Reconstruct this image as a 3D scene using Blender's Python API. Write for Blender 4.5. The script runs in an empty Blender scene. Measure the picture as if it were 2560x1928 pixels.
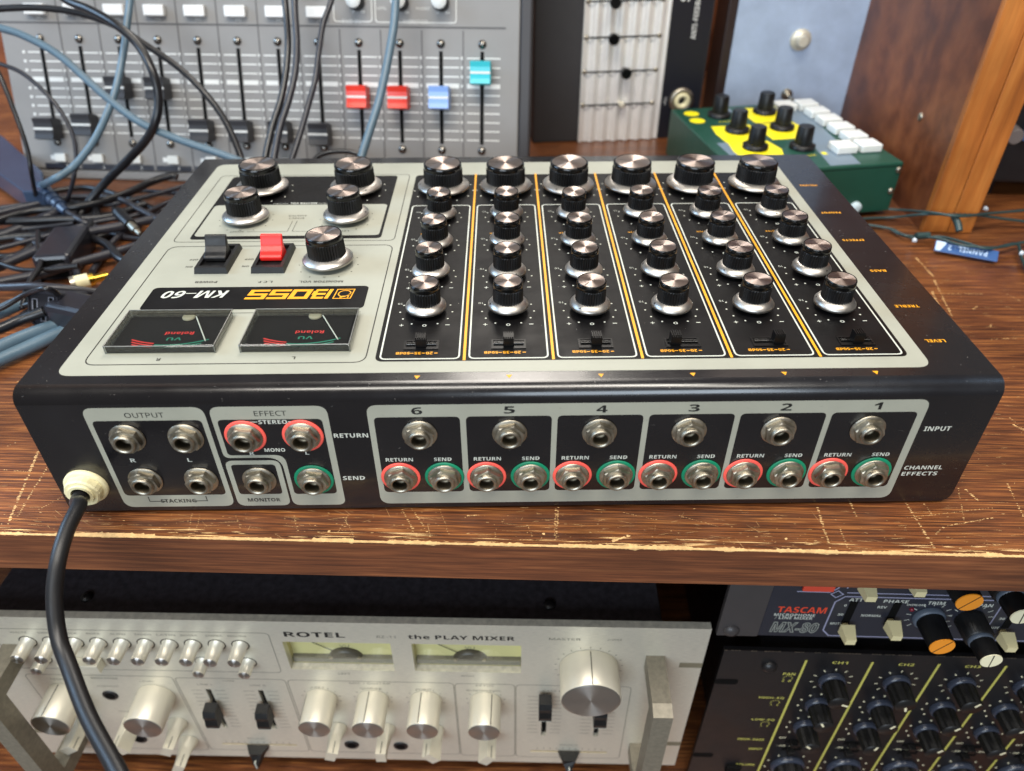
import bpy, bmesh, math, random
from mathutils import Matrix, Vector, noise
random.seed(7)
R = math.radians
sc = bpy.context.scene
COL = sc.collection

# ------------------------------------------------------------------ camera
CAMP = Vector((-0.0025248, -0.2515069, 0.2721921))
CR = Vector((0.99990859, -0.01317249, -0.00304846))
CD = Vector((-0.01049816, -0.61430810, -0.78899642))
CF = Vector((0.00852036, 0.78895630, -0.61439023))
FPX = 1860.394
cam_d = bpy.data.cameras.new('camera')
cam = bpy.data.objects.new('camera', cam_d); COL.objects.link(cam)
m = Matrix((CR, -CD, -CF)).transposed().to_4x4(); m.translation = CAMP
cam.matrix_world = m
cam_d.sensor_width = 36.0
cam_d.lens = 36.0 * FPX / 2560.0
cam_d.clip_start = 0.01; cam_d.clip_end = 50
cam_d.dof.use_dof = True
cam_d.dof.focus_distance = 0.372
cam_d.dof.aperture_fstop = 7.5
sc.camera = cam

# ------------------------------------------------------------------ world and lamps (an indoor shop: ceiling fittings and a window behind, plus an added fill at the back)
w = bpy.data.worlds.new('World'); sc.world = w; w.use_nodes = True
bg = w.node_tree.nodes['Background']
bg.inputs[0].default_value = (0.50, 0.47, 0.45, 1); bg.inputs[1].default_value = 0.30

def area(name, loc, target, sx, sy, power, col):
    d = bpy.data.lights.new(name, 'AREA'); d.shape = 'RECTANGLE'; d.size = sx; d.size_y = sy
    d.energy = power; d.color = col
    o = bpy.data.objects.new(name, d); COL.objects.link(o)
    o.location = loc
    o.rotation_euler = (Vector(target) - Vector(loc)).to_track_quat('-Z', 'Y').to_euler()
    return o
area('ceiling_or_fill_light', (0.15, -0.50, 1.75), (0.15, -0.42, 0), 1.7, 0.42, 33, (1.0, 0.94, 0.85))
area('ceiling_or_fill_light', (-0.75, -0.75, 1.75), (-0.6, -0.6, 0), 0.25, 1.3, 12, (1.0, 0.94, 0.84))
area('window_light', (-0.7, -2.3, 0.75), (0, 0, 0), 1.6, 1.1, 42, (0.76, 0.88, 1.0))
area('window_light', (-1.7, 0.25, 0.95), (-0.3, 0.25, 0.05), 0.8, 0.9, 22, (0.46, 0.70, 1.0))
area('ceiling_or_fill_light', (0.05, 1.30, 1.60), (0.05, 0.70, 0), 0.45, 1.2, 22, (1.0, 0.93, 0.84))  # added fill lamp behind the shelf, brightens knob caps and console

vs = sc.view_settings
vs.view_transform = 'Standard'; vs.look = 'None'; vs.gamma = 1; vs.use_curve_mapping = False
vs.exposure = 0.22
sc.cycles.max_bounces = 8; sc.cycles.transparent_max_bounces = 12

# ------------------------------------------------------------------ materials
def lin(c):
    return tuple(((v / 255.0) / 12.92 if v <= 10 else ((v / 255.0 + 0.055) / 1.055) ** 2.4) for v in c)
MATS = {}
def mat(name, col, rough=0.5, metal=0.0, var=0.0, vscale=60.0, rvar=0.0, bump=0.0, bscale=400.0, coat=0.0, spec=0.5, srgb=True, aniso=0.0, stretch=None, rand=0.0):
    """Principled material with procedural colour/roughness variation."""
    if name in MATS: return MATS[name]
    m = bpy.data.materials.new(name); m.use_nodes = True
    nt = m.node_tree; b = nt.nodes['Principled BSDF']
    c = lin(col) if srgb else col
    b.inputs['Base Color'].default_value = (*c, 1)
    b.inputs['Roughness'].default_value = rough
    b.inputs['Metallic'].default_value = metal
    b.inputs['Specular IOR Level'].default_value = spec
    if coat: b.inputs['Coat Weight'].default_value = coat; b.inputs['Coat Roughness'].default_value = 0.12
    tc = nt.nodes.new('ShaderNodeTexCoord'); mp = nt.nodes.new('ShaderNodeMapping')
    nt.links.new(tc.outputs['Object'], mp.inputs[0])
    if stretch: mp.inputs['Scale'].default_value = stretch
    if var or rvar:
        n = nt.nodes.new('ShaderNodeTexNoise'); n.inputs['Scale'].default_value = vscale; n.inputs['Detail'].default_value = 5
        n.inputs['Roughness'].default_value = 0.65
        nt.links.new(mp.outputs[0], n.inputs['Vector'])
        if var:
            r = nt.nodes.new('ShaderNodeValToRGB')
            r.color_ramp.elements[0].position = 0.3; r.color_ramp.elements[1].position = 0.7
            r.color_ramp.elements[0].color = (*[max(0, v * (1 - var)) for v in c], 1)
            r.color_ramp.elements[1].color = (*[min(1, v * (1 + var)) for v in c], 1)
            nt.links.new(n.outputs['Fac'], r.inputs[0]); nt.links.new(r.outputs[0], b.inputs['Base Color'])
        if rvar:
            mr = nt.nodes.new('ShaderNodeMapRange')
            mr.inputs[1].default_value = 0.3; mr.inputs[2].default_value = 0.7
            mr.inputs[3].default_value = max(0.02, rough - rvar); mr.inputs[4].default_value = min(1, rough + rvar)
            nt.links.new(n.outputs['Fac'], mr.inputs[0]); nt.links.new(mr.outputs[0], b.inputs['Roughness'])
    if bump:
        n2 = nt.nodes.new('ShaderNodeTexNoise'); n2.inputs['Scale'].default_value = bscale; n2.inputs['Detail'].default_value = 3
        nt.links.new(mp.outputs[0], n2.inputs['Vector'])
        bp = nt.nodes.new('ShaderNodeBump'); bp.inputs['Strength'].default_value = bump; bp.inputs['Distance'].default_value = 0.0005
        nt.links.new(n2.outputs['Fac'], bp.inputs['Height']); nt.links.new(bp.outputs[0], b.inputs['Normal'])
    if aniso:
        b.inputs['Anisotropic'].default_value = aniso
        b.inputs['Anisotropic Rotation'].default_value = 0.25
        tg = nt.nodes.new('ShaderNodeTangent'); tg.direction_type = 'RADIAL'; tg.axis = 'Z'
        nt.links.new(tg.outputs[0], b.inputs['Tangent'])
    if rand:
        oi = nt.nodes.new('ShaderNodeObjectInfo'); mr2 = nt.nodes.new('ShaderNodeMapRange')
        mr2.inputs[3].default_value = 1 - rand; mr2.inputs[4].default_value = 1 + rand * .6
        vm = nt.nodes.new('ShaderNodeVectorMath'); vm.operation = 'SCALE'
        nt.links.new(oi.outputs['Random'], mr2.inputs[0]); nt.links.new(mr2.outputs[0], vm.inputs['Scale'])
        src = b.inputs['Base Color'].links[0].from_socket if b.inputs['Base Color'].links else None
        if src: nt.links.new(src, vm.inputs[0])
        else: vm.inputs[0].default_value = c
        nt.links.new(vm.outputs[0], b.inputs['Base Color'])
    MATS[name] = m
    return m

def wood(name, dark, mid, light, gscale=(3, 160, 160), rough=0.38, coat=0.3, fine=1.0):
    """Grain runs along local X; two stretched noises give broad and fine streaks."""
    m = bpy.data.materials.new(name); m.use_nodes = True
    nt = m.node_tree; b = nt.nodes['Principled BSDF']; N = nt.nodes.new; L = nt.links.new
    tc = N('ShaderNodeTexCoord'); mp = N('ShaderNodeMapping'); mp.inputs['Scale'].default_value = gscale
    L(tc.outputs['Object'], mp.inputs[0])
    wn = N('ShaderNodeTexNoise'); wn.inputs['Scale'].default_value = 7.0; wn.inputs['Detail'].default_value = 3
    L(tc.outputs['Object'], wn.inputs['Vector'])
    wm = N('ShaderNodeVectorMath'); wm.operation = 'MULTIPLY_ADD'
    wm.inputs[1].default_value = (0.0, 0.0045 * gscale[1], 0.0045 * gscale[2])
    L(wn.outputs['Color'], wm.inputs[0]); L(mp.outputs[0], wm.inputs[2])
    n1 = N('ShaderNodeTexNoise'); n1.inputs['Scale'].default_value = 1.0; n1.inputs['Detail'].default_value = 6; n1.inputs['Roughness'].default_value = 0.6
    L(wm.outputs[0], n1.inputs['Vector'])
    r1 = N('ShaderNodeValToRGB'); e = r1.color_ramp.elements
    e[0].position = 0.38; e[0].color = (*lin(dark), 1); e[1].position = 0.68; e[1].color = (*lin(light), 1)
    k = e.new(0.52); k.color = (*lin(mid), 1)
    L(n1.outputs['Fac'], r1.inputs[0])
    mp2 = N('ShaderNodeMapping'); mp2.inputs['Scale'].default_value = (gscale[0] * 2.3, gscale[1] * 2.1, gscale[2] * 2.1)
    L(tc.outputs['Object'], mp2.inputs[0])
    n2 = N('ShaderNodeTexNoise'); n2.inputs['Scale'].default_value = 1.0; n2.inputs['Detail'].default_value = 4
    L(mp2.outputs[0], n2.inputs['Vector'])
    mr = N('ShaderNodeMapRange'); mr.inputs[1].default_value = 0.35; mr.inputs[2].default_value = 0.65
    mr.inputs[3].default_value = 1 - 0.38 * fine; mr.inputs[4].default_value = 1 + 0.32 * fine
    L(n2.outputs['Fac'], mr.inputs[0])
    n3 = N('ShaderNodeTexNoise'); n3.inputs['Scale'].default_value = 9.0; n3.inputs['Detail'].default_value = 4
    L(tc.outputs['Object'], n3.inputs['Vector'])
    mr3 = N('ShaderNodeMapRange'); mr3.inputs[1].default_value = 0.3; mr3.inputs[2].default_value = 0.7
    mr3.inputs[3].default_value = 0.62; mr3.inputs[4].default_value = 1.3
    L(n3.outputs['Fac'], mr3.inputs[0])
    mu = N('ShaderNodeMath'); mu.operation = 'MULTIPLY'; L(mr.outputs[0], mu.inputs[0]); L(mr3.outputs[0], mu.inputs[1])
    vm = N('ShaderNodeVectorMath'); vm.operation = 'SCALE'
    L(r1.outputs[0], vm.inputs[0]); L(mu.outputs[0], vm.inputs['Scale'])
    L(vm.outputs[0], b.inputs['Base Color'])
    rr_ = N('ShaderNodeMapRange'); rr_.inputs[3].default_value = rough - 0.10; rr_.inputs[4].default_value = rough + 0.18
    L(n3.outputs['Fac'], rr_.inputs[0]); L(rr_.outputs[0], b.inputs['Roughness'])
    bp = N('ShaderNodeBump'); bp.inputs['Strength'].default_value = 0.25; bp.inputs['Distance'].default_value = 0.0004
    L(n2.outputs['Fac'], bp.inputs['Height']); L(bp.outputs[0], b.inputs['Normal'])
    b.inputs['Coat Weight'].default_value = coat; b.inputs['Coat Roughness'].default_value = 0.25
    MATS[name] = m
    return m

def glass(name, tint=(0.96, 0.98, 0.97), gl=1.0, rough=0.03):
    m = bpy.data.materials.new(name); m.use_nodes = True
    nt = m.node_tree; nt.nodes.clear(); N = nt.nodes.new; L = nt.links.new
    out = N('ShaderNodeOutputMaterial'); mx = N('ShaderNodeMixShader'); tr = N('ShaderNodeBsdfTransparent'); g = N('ShaderNodeBsdfGlossy')
    tr.inputs[0].default_value = (*tint, 1); g.inputs['Roughness'].default_value = rough
    lw = N('ShaderNodeLayerWeight'); lw.inputs['Blend'].default_value = 0.5
    pw = N('ShaderNodeMath'); pw.operation = 'POWER'; pw.inputs[1].default_value = 4.0
    ma = N('ShaderNodeMath'); ma.operation = 'MULTIPLY_ADD'; ma.inputs[1].default_value = 0.9 * gl; ma.inputs[2].default_value = 0.045 * gl; ma.use_clamp = True
    L(lw.outputs['Facing'], pw.inputs[0]); L(pw.outputs[0], ma.inputs[0]); L(ma.outputs[0], mx.inputs[0]); L(tr.outputs[0], mx.inputs[1]); L(g.outputs[0], mx.inputs[2]); L(mx.outputs[0], out.inputs[0])
    MATS[name] = m
    return m

BLACKP = mat('black_paint', (18, 17, 20), 0.26, spec=0.55, coat=0.4, var=0.14, vscale=14, rvar=0.10, bump=0.015, bscale=900)
GREYP = mat('grey_paint', (155, 156, 143), 0.45, var=0.09, vscale=16, rvar=0.08)
CHANB = mat('channel_black', (15, 14, 15), 0.42, spec=0.16, var=0.15, vscale=60, rvar=0.12)
WHITEP = mat('white_print', (196, 199, 189), 0.5)
BLACKI = mat('black_ink', (22, 22, 22), 0.5)
ORANGE = mat('orange_print', (232, 160, 22), 0.45, var=0.06)
KNOBB = mat('knob_plastic', (19, 19, 20), 0.42, spec=0.4, rand=0.3, var=0.2, vscale=120, rvar=0.12)
KNOBG = mat('knob_gloss', (12, 12, 12), 0.16)
ALU = mat('spun_aluminium', (166, 152, 145), 0.34, 1.0, aniso=0.97, rand=0.22)
SKIRT = mat('skirt_aluminium', (188, 184, 178), 0.38, 1.0, var=0.12, vscale=90, rvar=0.08, rand=0.14)
NICK = mat('nickel', (168, 161, 146), 0.40, 1.0, var=0.25, vscale=160, rvar=0.14, rand=0.2)
NICKD = mat('bore_metal', (120, 112, 96), 0.5, 1.0, rand=0.3)
REDP = mat('red_plastic', (232, 28, 20), 0.38)
CORAL = mat('coral_ring', (238, 92, 80), 0.5, var=0.05)
GREENR = mat('green_ring', (0, 122, 88), 0.5, var=0.05)
CREAM = mat('cream_nylon', (228, 220, 178), 0.42, var=0.06, vscale=120)
RUBBER = mat('black_rubber', (24, 24, 26), 0.42, var=0.15, vscale=30, rvar=0.08)
DARK = mat('dark_void', (6, 6, 6), 0.8, spec=0.15)
REDI = mat('red_print', (205, 40, 36), 0.5)
GRNI = mat('green_print', (0, 120, 96), 0.5)
ACRYL = glass('clear_acrylic', gl=1.0)
SMOKE = glass('cover_wall_acrylic', tint=(.42, .41, .40), gl=1.0, rough=.08)
DUST = mat('dust', (196, 190, 182), 0.9)
WOODT = wood('shelf_laminate', (74, 39, 20), (110, 62, 31), (162, 104, 54), (21, 860, 860), 0.36, 0.3)
WOODE = wood('shelf_edge', (90, 49, 27), (108, 61, 34), (130, 79, 46), (16, 480, 480), 0.45, 0.15, 0.6)
WOODD = wood('divider_veneer', (98, 50, 24), (116, 63, 33), (128, 74, 41), (3, 34, 34), 0.42, 0.08, 0.2)
WOODP = wood('pine_strip', (140, 78, 28), (162, 94, 36), (176, 110, 48), (9, 120, 120), 0.42, 0.15, 0.2)
RAW = mat('bare_chipboard', (214, 174, 118), 0.8, var=0.30, vscale=220)
SILV = mat('brushed_silver', (220, 215, 199), 0.40, 0.5, var=0.20, vscale=34, stretch=(6, 130, 6), rvar=0.08, bump=0.15, bscale=60)
SILK = mat('satin_knob', (218, 212, 194), 0.38, 0.4, var=0.03)
SPUN2 = mat('knob_face_spun', (196, 194, 190), 0.30, 1.0, aniso=0.9)
PALEPRINT = mat('faded_print', (112, 106, 92), 0.6)
VUCREAM = mat('meter_cream', (222, 212, 150), 0.6)
FELT = mat('black_cover', (52, 49, 54), 0.55, var=0.5, vscale=220, bump=0.3, bscale=700)
CONG = mat('console_grey', (130, 128, 126), 0.48, var=0.05, vscale=20)
COND = mat('console_dark_line', (72, 70, 70), 0.5)
NAVY = mat('navy_panel', (40, 42, 52), 0.40, var=0.08, rvar=0.08)
TGREY = mat('ear_grey', (66, 62, 62), 0.42, var=0.06)
RACKB = mat('rack_black', (23, 22, 24), 0.38, var=0.10, vscale=30, rvar=0.10, bump=0.08, bscale=600)
YELL = mat('olive_yellow', (196, 190, 96), 0.5)
IVORY = mat('ivory_plastic', (226, 214, 166), 0.42)
ORANGEK = mat('orange_cap', (244, 152, 40), 0.4)
GREENB = mat('green_case', (26, 72, 58), 0.38, var=0.06, rvar=0.06)
YELP = mat('yellow_print', (244, 228, 20), 0.5)
WHITEK = mat('white_key', (226, 228, 224), 0.42)
SLATE = mat('slate_print', (112, 128, 142), 0.35)
BLUEPL = mat('hammered_blue_grey', (172, 188, 212), 0.42, 0.15, var=0.10, vscale=40, rvar=0.1, bump=0.2, bscale=250)
CABK = mat('cable_black', (22, 22, 25), 0.32, var=0.1)
CABB = mat('cable_blue_grey', (82, 104, 118), 0.38, var=0.08)
CABG = mat('cable_grey', (40, 40, 46), 0.38, var=0.08)
WIREG = mat('wire_dark_green', (44, 66, 66), 0.4)
GOLD = mat('gold_plate', (196, 156, 62), 0.24, 1.0)
TAGB = mat('blue_tag', (56, 92, 146), 0.32)
TAGW = mat('tag_print', (190, 214, 240), 0.4)

# ------------------------------------------------------------------ builders (all lengths in millimetres)
S = 0.001
class G:
    def __init__(self): self.v = []; self.f = []; self.m = []; self.sm = []
    def add(self, vs_, fs, mi=0, smooth=False):
        o = len(self.v); self.v += [tuple(p) for p in vs_]
        for q in fs: self.f.append([i + o for i in q]); self.m.append(mi); self.sm.append(smooth)
        return self
    def box(self, x0, x1, y0, y1, z0, z1, mi=0):
        return self.add([(x0, y0, z0), (x1, y0, z0), (x1, y1, z0), (x0, y1, z0), (x0, y0, z1), (x1, y0, z1), (x1, y1, z1), (x0, y1, z1)],
                        [(3, 2, 1, 0), (4, 5, 6, 7), (0, 1, 5, 4), (1, 2, 6, 5), (2, 3, 7, 6), (3, 0, 4, 7)], mi)
    def bbox(self, x0, x1, y0, y1, z0, z1, b, mi=0, seg=2):
        bm = bmesh.new(); bmesh.ops.create_cube(bm, size=1)
        for v in bm.verts: v.co = ((x0 + x1) / 2 + v.co.x * (x1 - x0), (y0 + y1) / 2 + v.co.y * (y1 - y0), (z0 + z1) / 2 + v.co.z * (z1 - z0))
        bmesh.ops.bevel(bm, geom=bm.edges[:], offset=b, segments=seg, profile=0.5, affect='EDGES')
        return self.bm(bm, mi)
    def bm(self, bm, mi=0, smooth=False):
        bm.verts.index_update()
        self.add([v.co[:] for v in bm.verts], [[v.index for v in f.verts] for f in bm.faces], mi, smooth); bm.free(); return self
    def lathe(self, prof, n=32, cx=0, cy=0, mi=0, smooth=True, cap0=False, cap1=True, flute=None):
        o = []; fs = []
        for k, (r, z) in enumerate(prof):
            for i in range(n):
                a = 2 * math.pi * i / n
                rr_ = r * (1 - (flute[1] if (flute and k in flute[0] and i % 2) else 0))
                o.append((cx + rr_ * math.cos(a), cy + rr_ * math.sin(a), z))
        for k in range(len(prof) - 1):
            for i in range(n):
                j = (i + 1) % n; fs.append((k * n + i, k * n + j, (k + 1) * n + j, (k + 1) * n + i))
        self.add(o, fs, mi, smooth)
        if cap1: self.add([o[(len(prof) - 1) * n + i] for i in range(n)], [list(range(n))], mi)
        if cap0: self.add([o[i] for i in range(n)], [list(range(n))[::-1]], mi)
        return self
    def prism(self, pts, z0, z1, mi=0, bottom=False):
        n = len(pts)
        self.add([(x, y, z0) for x, y in pts] + [(x, y, z1) for x, y in pts], [(i, (i + 1) % n, n + (i + 1) % n, n + i) for i in range(n)] + [list(range(n, 2 * n))] + ([list(range(n))[::-1]] if bottom else []), mi)
        return self
    def ring(self, po, pi, z0, z1, mi=0):
        n = len(po)
        vs_ = [(x, y, z0) for x, y in po] + [(x, y, z1) for x, y in po] + [(x, y, z0) for x, y in pi] + [(x, y, z1) for x, y in pi]
        fs = []
        for i in range(n):
            j = (i + 1) % n
            fs += [(i, j, n + j, n + i), (n + i, n + j, 3 * n + j, 3 * n + i), (2 * n + j, 2 * n + i, 3 * n + i, 3 * n + j)]
        return self.add(vs_, fs, mi)
    def tube(self, path, r, n=12, mi=0, caps=True):
        P = [Vector(p) for p in path]; o = []; fs = []
        rs = r if isinstance(r, (list, tuple)) else [r] * len(P)
        up = Vector((0.13, 0.21, 1)).normalized()
        t0 = None; a = None
        for k, p in enumerate(P):
            t = (P[min(k + 1, len(P) - 1)] - P[max(k - 1, 0)]).normalized()
            if a is None: a = t.cross(up).normalized()
            else: a = (a - t * a.dot(t)).normalized()
            b = t.cross(a)
            for i in range(n):
                g = 2 * math.pi * i / n; o.append(p + (a * math.cos(g) + b * math.sin(g)) * rs[k])
        for k in range(len(P) - 1):
            for i in range(n):
                j = (i + 1) % n; fs.append((k * n + i, k * n + j, (k + 1) * n + j, (k + 1) * n + i))
        self.add(o, fs, mi, True)
        if caps:
            self.add(o[:n], [list(range(n))[::-1]], mi); self.add(o[-n:], [list(range(n))], mi)
        return self
    def plate(self, x0, x1, y0, y1, z0, z1, holes, mi=0, depth=None):
        xs = sorted({x0, x1, *[h[0] for h in holes], *[h[1] for h in holes]}); ys = sorted({y0, y1, *[h[2] for h in holes], *[h[3] for h in holes]})
        for i in range(len(xs) - 1):
            for j in range(len(ys) - 1):
                cx, cy = (xs[i] + xs[i + 1]) / 2, (ys[j] + ys[j + 1]) / 2
                if any(h[0] < cx < h[1] and h[2] < cy < h[3] for h in holes): continue
                self.add([(xs[i], ys[j], z1), (xs[i + 1], ys[j], z1), (xs[i + 1], ys[j + 1], z1), (xs[i], ys[j + 1], z1)], [(0, 1, 2, 3)], mi)
        for (a, b, c, d) in [(x0, x1, y0, y1)]:
            self.add([(a, c, z0), (b, c, z0), (b, d, z0), (a, d, z0), (a, c, z1), (b, c, z1), (b, d, z1), (a, d, z1)], [(0, 1, 5, 4), (1, 2, 6, 5), (2, 3, 7, 6), (3, 0, 4, 7)], mi)
        for (a, b, c, d) in holes:
            zz = z0 if depth is None else z1 - depth
            self.add([(a, c, zz), (b, c, zz), (b, d, zz), (a, d, zz), (a, c, z1), (b, c, z1), (b, d, z1), (a, d, z1)], [(1, 0, 4, 5), (2, 1, 5, 6), (3, 2, 6, 7), (0, 3, 7, 4)], mi)
        return self
    def mesh(self, name, mats, smooth_angle=None):
        me = bpy.data.meshes.new(name)
        me.from_pydata([(x * S, y * S, z * S) for x, y, z in self.v], [], self.f)
        for mt in (mats if isinstance(mats, (list, tuple)) else [mats]): me.materials.append(mt)
        me.polygons.foreach_set('material_index', self.m); me.polygons.foreach_set('use_smooth', self.sm)
        me.update(); return me

def link(name, me, parent=None, mw=None):
    o = bpy.data.objects.new(name, me); COL.objects.link(o)
    if parent: o.parent = parent
    if mw is not None: o.matrix_local = mw
    return o
def T(x, y, z, rz=0.0): return Matrix.Translation((x * S, y * S, z * S)) @ Matrix.Rotation(rz, 4, 'Z')
def obj(name, g, mats, parent=None, mw=None): return link(name, g.mesh(name, mats), parent, mw)
def thing(name, label, cat, mw=None, group=None):
    o = bpy.data.objects.new(name, None); COL.objects.link(o); o.empty_display_size = 0.02
    if mw is not None: o.matrix_world = mw
    o['label'] = label; o['category'] = cat
    if group: o['group'] = group
    return o
def tag(o, label, cat, group=None):
    o['label'] = label; o['category'] = cat
    if group: o['group'] = group
    return o
def rr(x0, x1, y0, y1, r, n=6):
    return rpoly([(x0, y0), (x1, y0), (x1, y1), (x0, y1)], r, n)
def rpoly(pts, r, n=6):
    out = []; N_ = len(pts)
    for i in range(N_):
        p = Vector(pts[i]); a = Vector(pts[i - 1]); b = Vector(pts[(i + 1) % N_])
        rad = r[i] if isinstance(r, (list, tuple)) else r
        u = (a - p).normalized(); v = (b - p).normalized()
        if rad <= 0: out.append(tuple(p)); continue
        th = u.angle(v); d = rad / math.tan(th / 2)
        s = p + u * d; e = p + v * d
        for k in range(n + 1):
            t = k / n
            q = s * (1 - t) ** 2 + p * 2 * t * (1 - t) * 1.0 + e * t * t
            # circular rather than parabolic for right angles
            out.append(tuple(q))
    return out
def catmull(P, seg=8):
    P = [Vector(p) for p in P]; out = []
    Q = [P[0] * 2 - P[1]] + P + [P[-1] * 2 - P[-2]]
    for i in range(1, len(Q) - 2):
        a, b, c, d = Q[i - 1:i + 3]
        for k in range(seg):
            t = k / seg
            out.append(0.5 * ((2 * b) + (c - a) * t + (2 * a - 5 * b + 4 * c - d) * t * t + (3 * b - a - 3 * c + d) * t ** 3))
    out.append(P[-1]); return out
_cache = {}
def sans(s, heavy):
    """Grotesque capitals and figures from the built-in fallback font."""
    A, a, d = (0x1D5D4, 0x1D5EE, 0x1D7EC) if heavy else (0x1D5A0, 0x1D5BA, 0x1D7E2)
    return ''.join(chr(A + ord(c) - 65) if 'A' <= c <= 'Z' else chr(a + ord(c) - 97) if 'a' <= c <= 'z' else chr(d + ord(c) - 48) if '0' <= c <= '9' else c for c in s)
def text(s, cx, cy, wd, ht, mt, parent, z=0.0, rot=0.0, mw=None, bold=0.0, shear=0.0, name='lettering', outline=None):
    """Lettering as flat mesh, fitted to width wd and height ht (mm), centred on cx,cy in the local XY plane."""
    heavy = bold >= .01; bold = 0.0; s = s if outline else s.replace('-', '\u2013')
    key = (s, heavy, bold, shear, outline)
    if key not in _cache:
        c = bpy.data.curves.new('t', 'FONT'); c.body = sans(s, heavy); c.size = 1; c.offset = bold; c.shear = shear; c.resolution_u = 1
        if outline: c.fill_mode = 'NONE'; c.bevel_depth = outline; c.bevel_resolution = 0
        o = bpy.data.objects.new('t', c); COL.objects.link(o)
        bpy.context.view_layer.update()
        me = bpy.data.meshes.new_from_object(o.evaluated_get(bpy.context.evaluated_depsgraph_get()))
        V = [(v.co.x, v.co.y) for v in me.vertices]; F = [list(p.vertices) for p in me.polygons]
        bpy.data.objects.remove(o); bpy.data.curves.remove(c); bpy.data.meshes.remove(me)
        x0 = min(p[0] for p in V); x1 = max(p[0] for p in V); y0 = min(p[1] for p in V); y1 = max(p[1] for p in V)
        _cache[key] = ([((p[0] - x0) / max(1e-6, x1 - x0) - .5, (p[1] - y0) / max(1e-6, y1 - y0) - .5) for p in V], F)
    V, F = _cache[key]; g = G(); ca, sa = math.cos(rot), math.sin(rot)
    g.add([(cx + (x * wd) * ca - (y * ht) * sa, cy + (x * wd) * sa + (y * ht) * ca, z) for x, y in V], F)
    return obj(name, g, mt, parent, mw)
def frame(P0, ang):
    """Upright panel frame: local X along the panel, Y up, Z out towards the room."""
    a = R(ang); mm = Matrix(((math.cos(a), 0, math.sin(a), P0[0]), (math.sin(a), 0, -math.cos(a), P0[1]), (0, 1, 0, P0[2]), (0, 0, 0, 1)))
    return mm
def pix(x, y, depth=None, z=None):
    """Photograph pixel -> metres: a direction, with the distance from the surface it lies on (z) or its depth."""
    d = CR * ((x - 1280) / FPX) + CD * ((y - 964) / FPX) + CF
    if z is not None: depth = (z - CAMP.z) / d.z
    return CAMP + d * depth

# ================================================================== the shelving
SHM = Matrix.Translation((0.0034, -0.023, 0)) @ Matrix.Rotation(R(-2.53), 4, 'Z')
shelf = thing('wooden_shelving', 'worn dark brown wooden shelving holding the stacked audio gear', 'shelving', SHM)
obj('top_board', G().box(-900, 1000, 0, 800, -25, 0), WOODT, shelf)
obj('front_edge', G().box(-900, 1000, -0.8, -0.02, -25, -0.3), WOODE, shelf)
obj('lower_board', G().box(-900, 1000, -40, 800, -310, -287), WOODT, shelf, Matrix.Translation((0, 0, -0.0445)))
obj('back_panel', G().box(-900, 1000, 790, 800, -287, 330), WOODD, shelf)
# bare chipped edge along the board's front arris
def nz(x, s, o): return noise.noise((x * s, o, 3.1))
g = G(); x = -600.0; row = []
while x < 620:
    big = nz(x, .018, 1.0); mid = nz(x, .09, 5.0); fine = nz(x, .55, 9.0)
    wt = .4 + 1.2 * max(0, big + .2) + 1.5 * max(0, mid) ** 1.3 + 1.3 * max(0, fine) + random.uniform(0, .35)
    wf = .08 + .7 * max(0, nz(x, .03, 15.0)) + 1.1 * max(0, nz(x, .16, 19.0)) ** 1.2 + .8 * max(0, nz(x, .7, 27.0)) + random.uniform(0, .2)
    if nz(x, .05, 41.0) < -.10: wt *= .3; wf *= .35
    row.append((x, max(.1, min(wt, 5.0)), min(wf, 3.0))); x += random.uniform(.35, .9)
vs_ = []
for x, wt, wf in row: vs_ += [(x, wt, 0.05), (x, -0.85, 0.05), (x, -0.86, -wf)]
fs = []
for i in range(len(row) - 1):
    a = i * 3; fs += [(a, a + 1, a + 4, a + 3), (a + 1, a + 2, a + 5, a + 4)]
for _ in range(70):     # long slivers lifted parallel to the edge
    x = random.uniform(-300, 320); y = random.uniform(1.2, 5.5); L_ = random.uniform(4, 26); t_ = random.uniform(.12, .4); k = len(vs_)
    vs_ += [(x, y, .06), (x + L_ * .4, y - t_, .06), (x + L_, y + random.uniform(-.5, .5), .06), (x + L_ * .5, y + t_, .06)]; fs.append((k, k + 1, k + 2, k + 3))
obj('worn_edge', G().add(vs_, fs), RAW, shelf)
# scratches and dents through the varnish (broken up across the grain)
g = G()
inv = SHM.inverted()
def fleck(x, y, a, b, ang):
    pts = []
    for k in range(6):
        t = 2 * math.pi * k / 6; q = random.uniform(0.6, 1.1)
        pts.append((x + a * q * math.cos(t) * math.cos(ang) - b * q * math.sin(t) * math.sin(ang), y + a * q * math.cos(t) * math.sin(ang) + b * q * math.sin(t) * math.cos(ang), 0.05 + random.uniform(0, 0.04)))
    g.add(pts, [list(range(6))])
def scratch(p, q, wmm=0.5, gap=1.5, jit=0.35, keep=0.8):
    a = inv @ pix(*p, z=0) * 1000; b = inv @ pix(*q, z=0) * 1000; L = (b - a).length; n = max(2, int(L / gap)); an = math.atan2((b - a).y, (b - a).x)
    for i in range(n + 1):
        if random.random() > keep: continue
        c = a + (b - a) * (i / n); s = random.uniform(0.5, 1.3)
        fleck(c.x + random.gauss(0, jit * .4), c.y + random.gauss(0, jit * .3), wmm * s * 1.3, wmm * s * 0.55, 0 if abs(math.sin(an)) > .5 else an)
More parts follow.
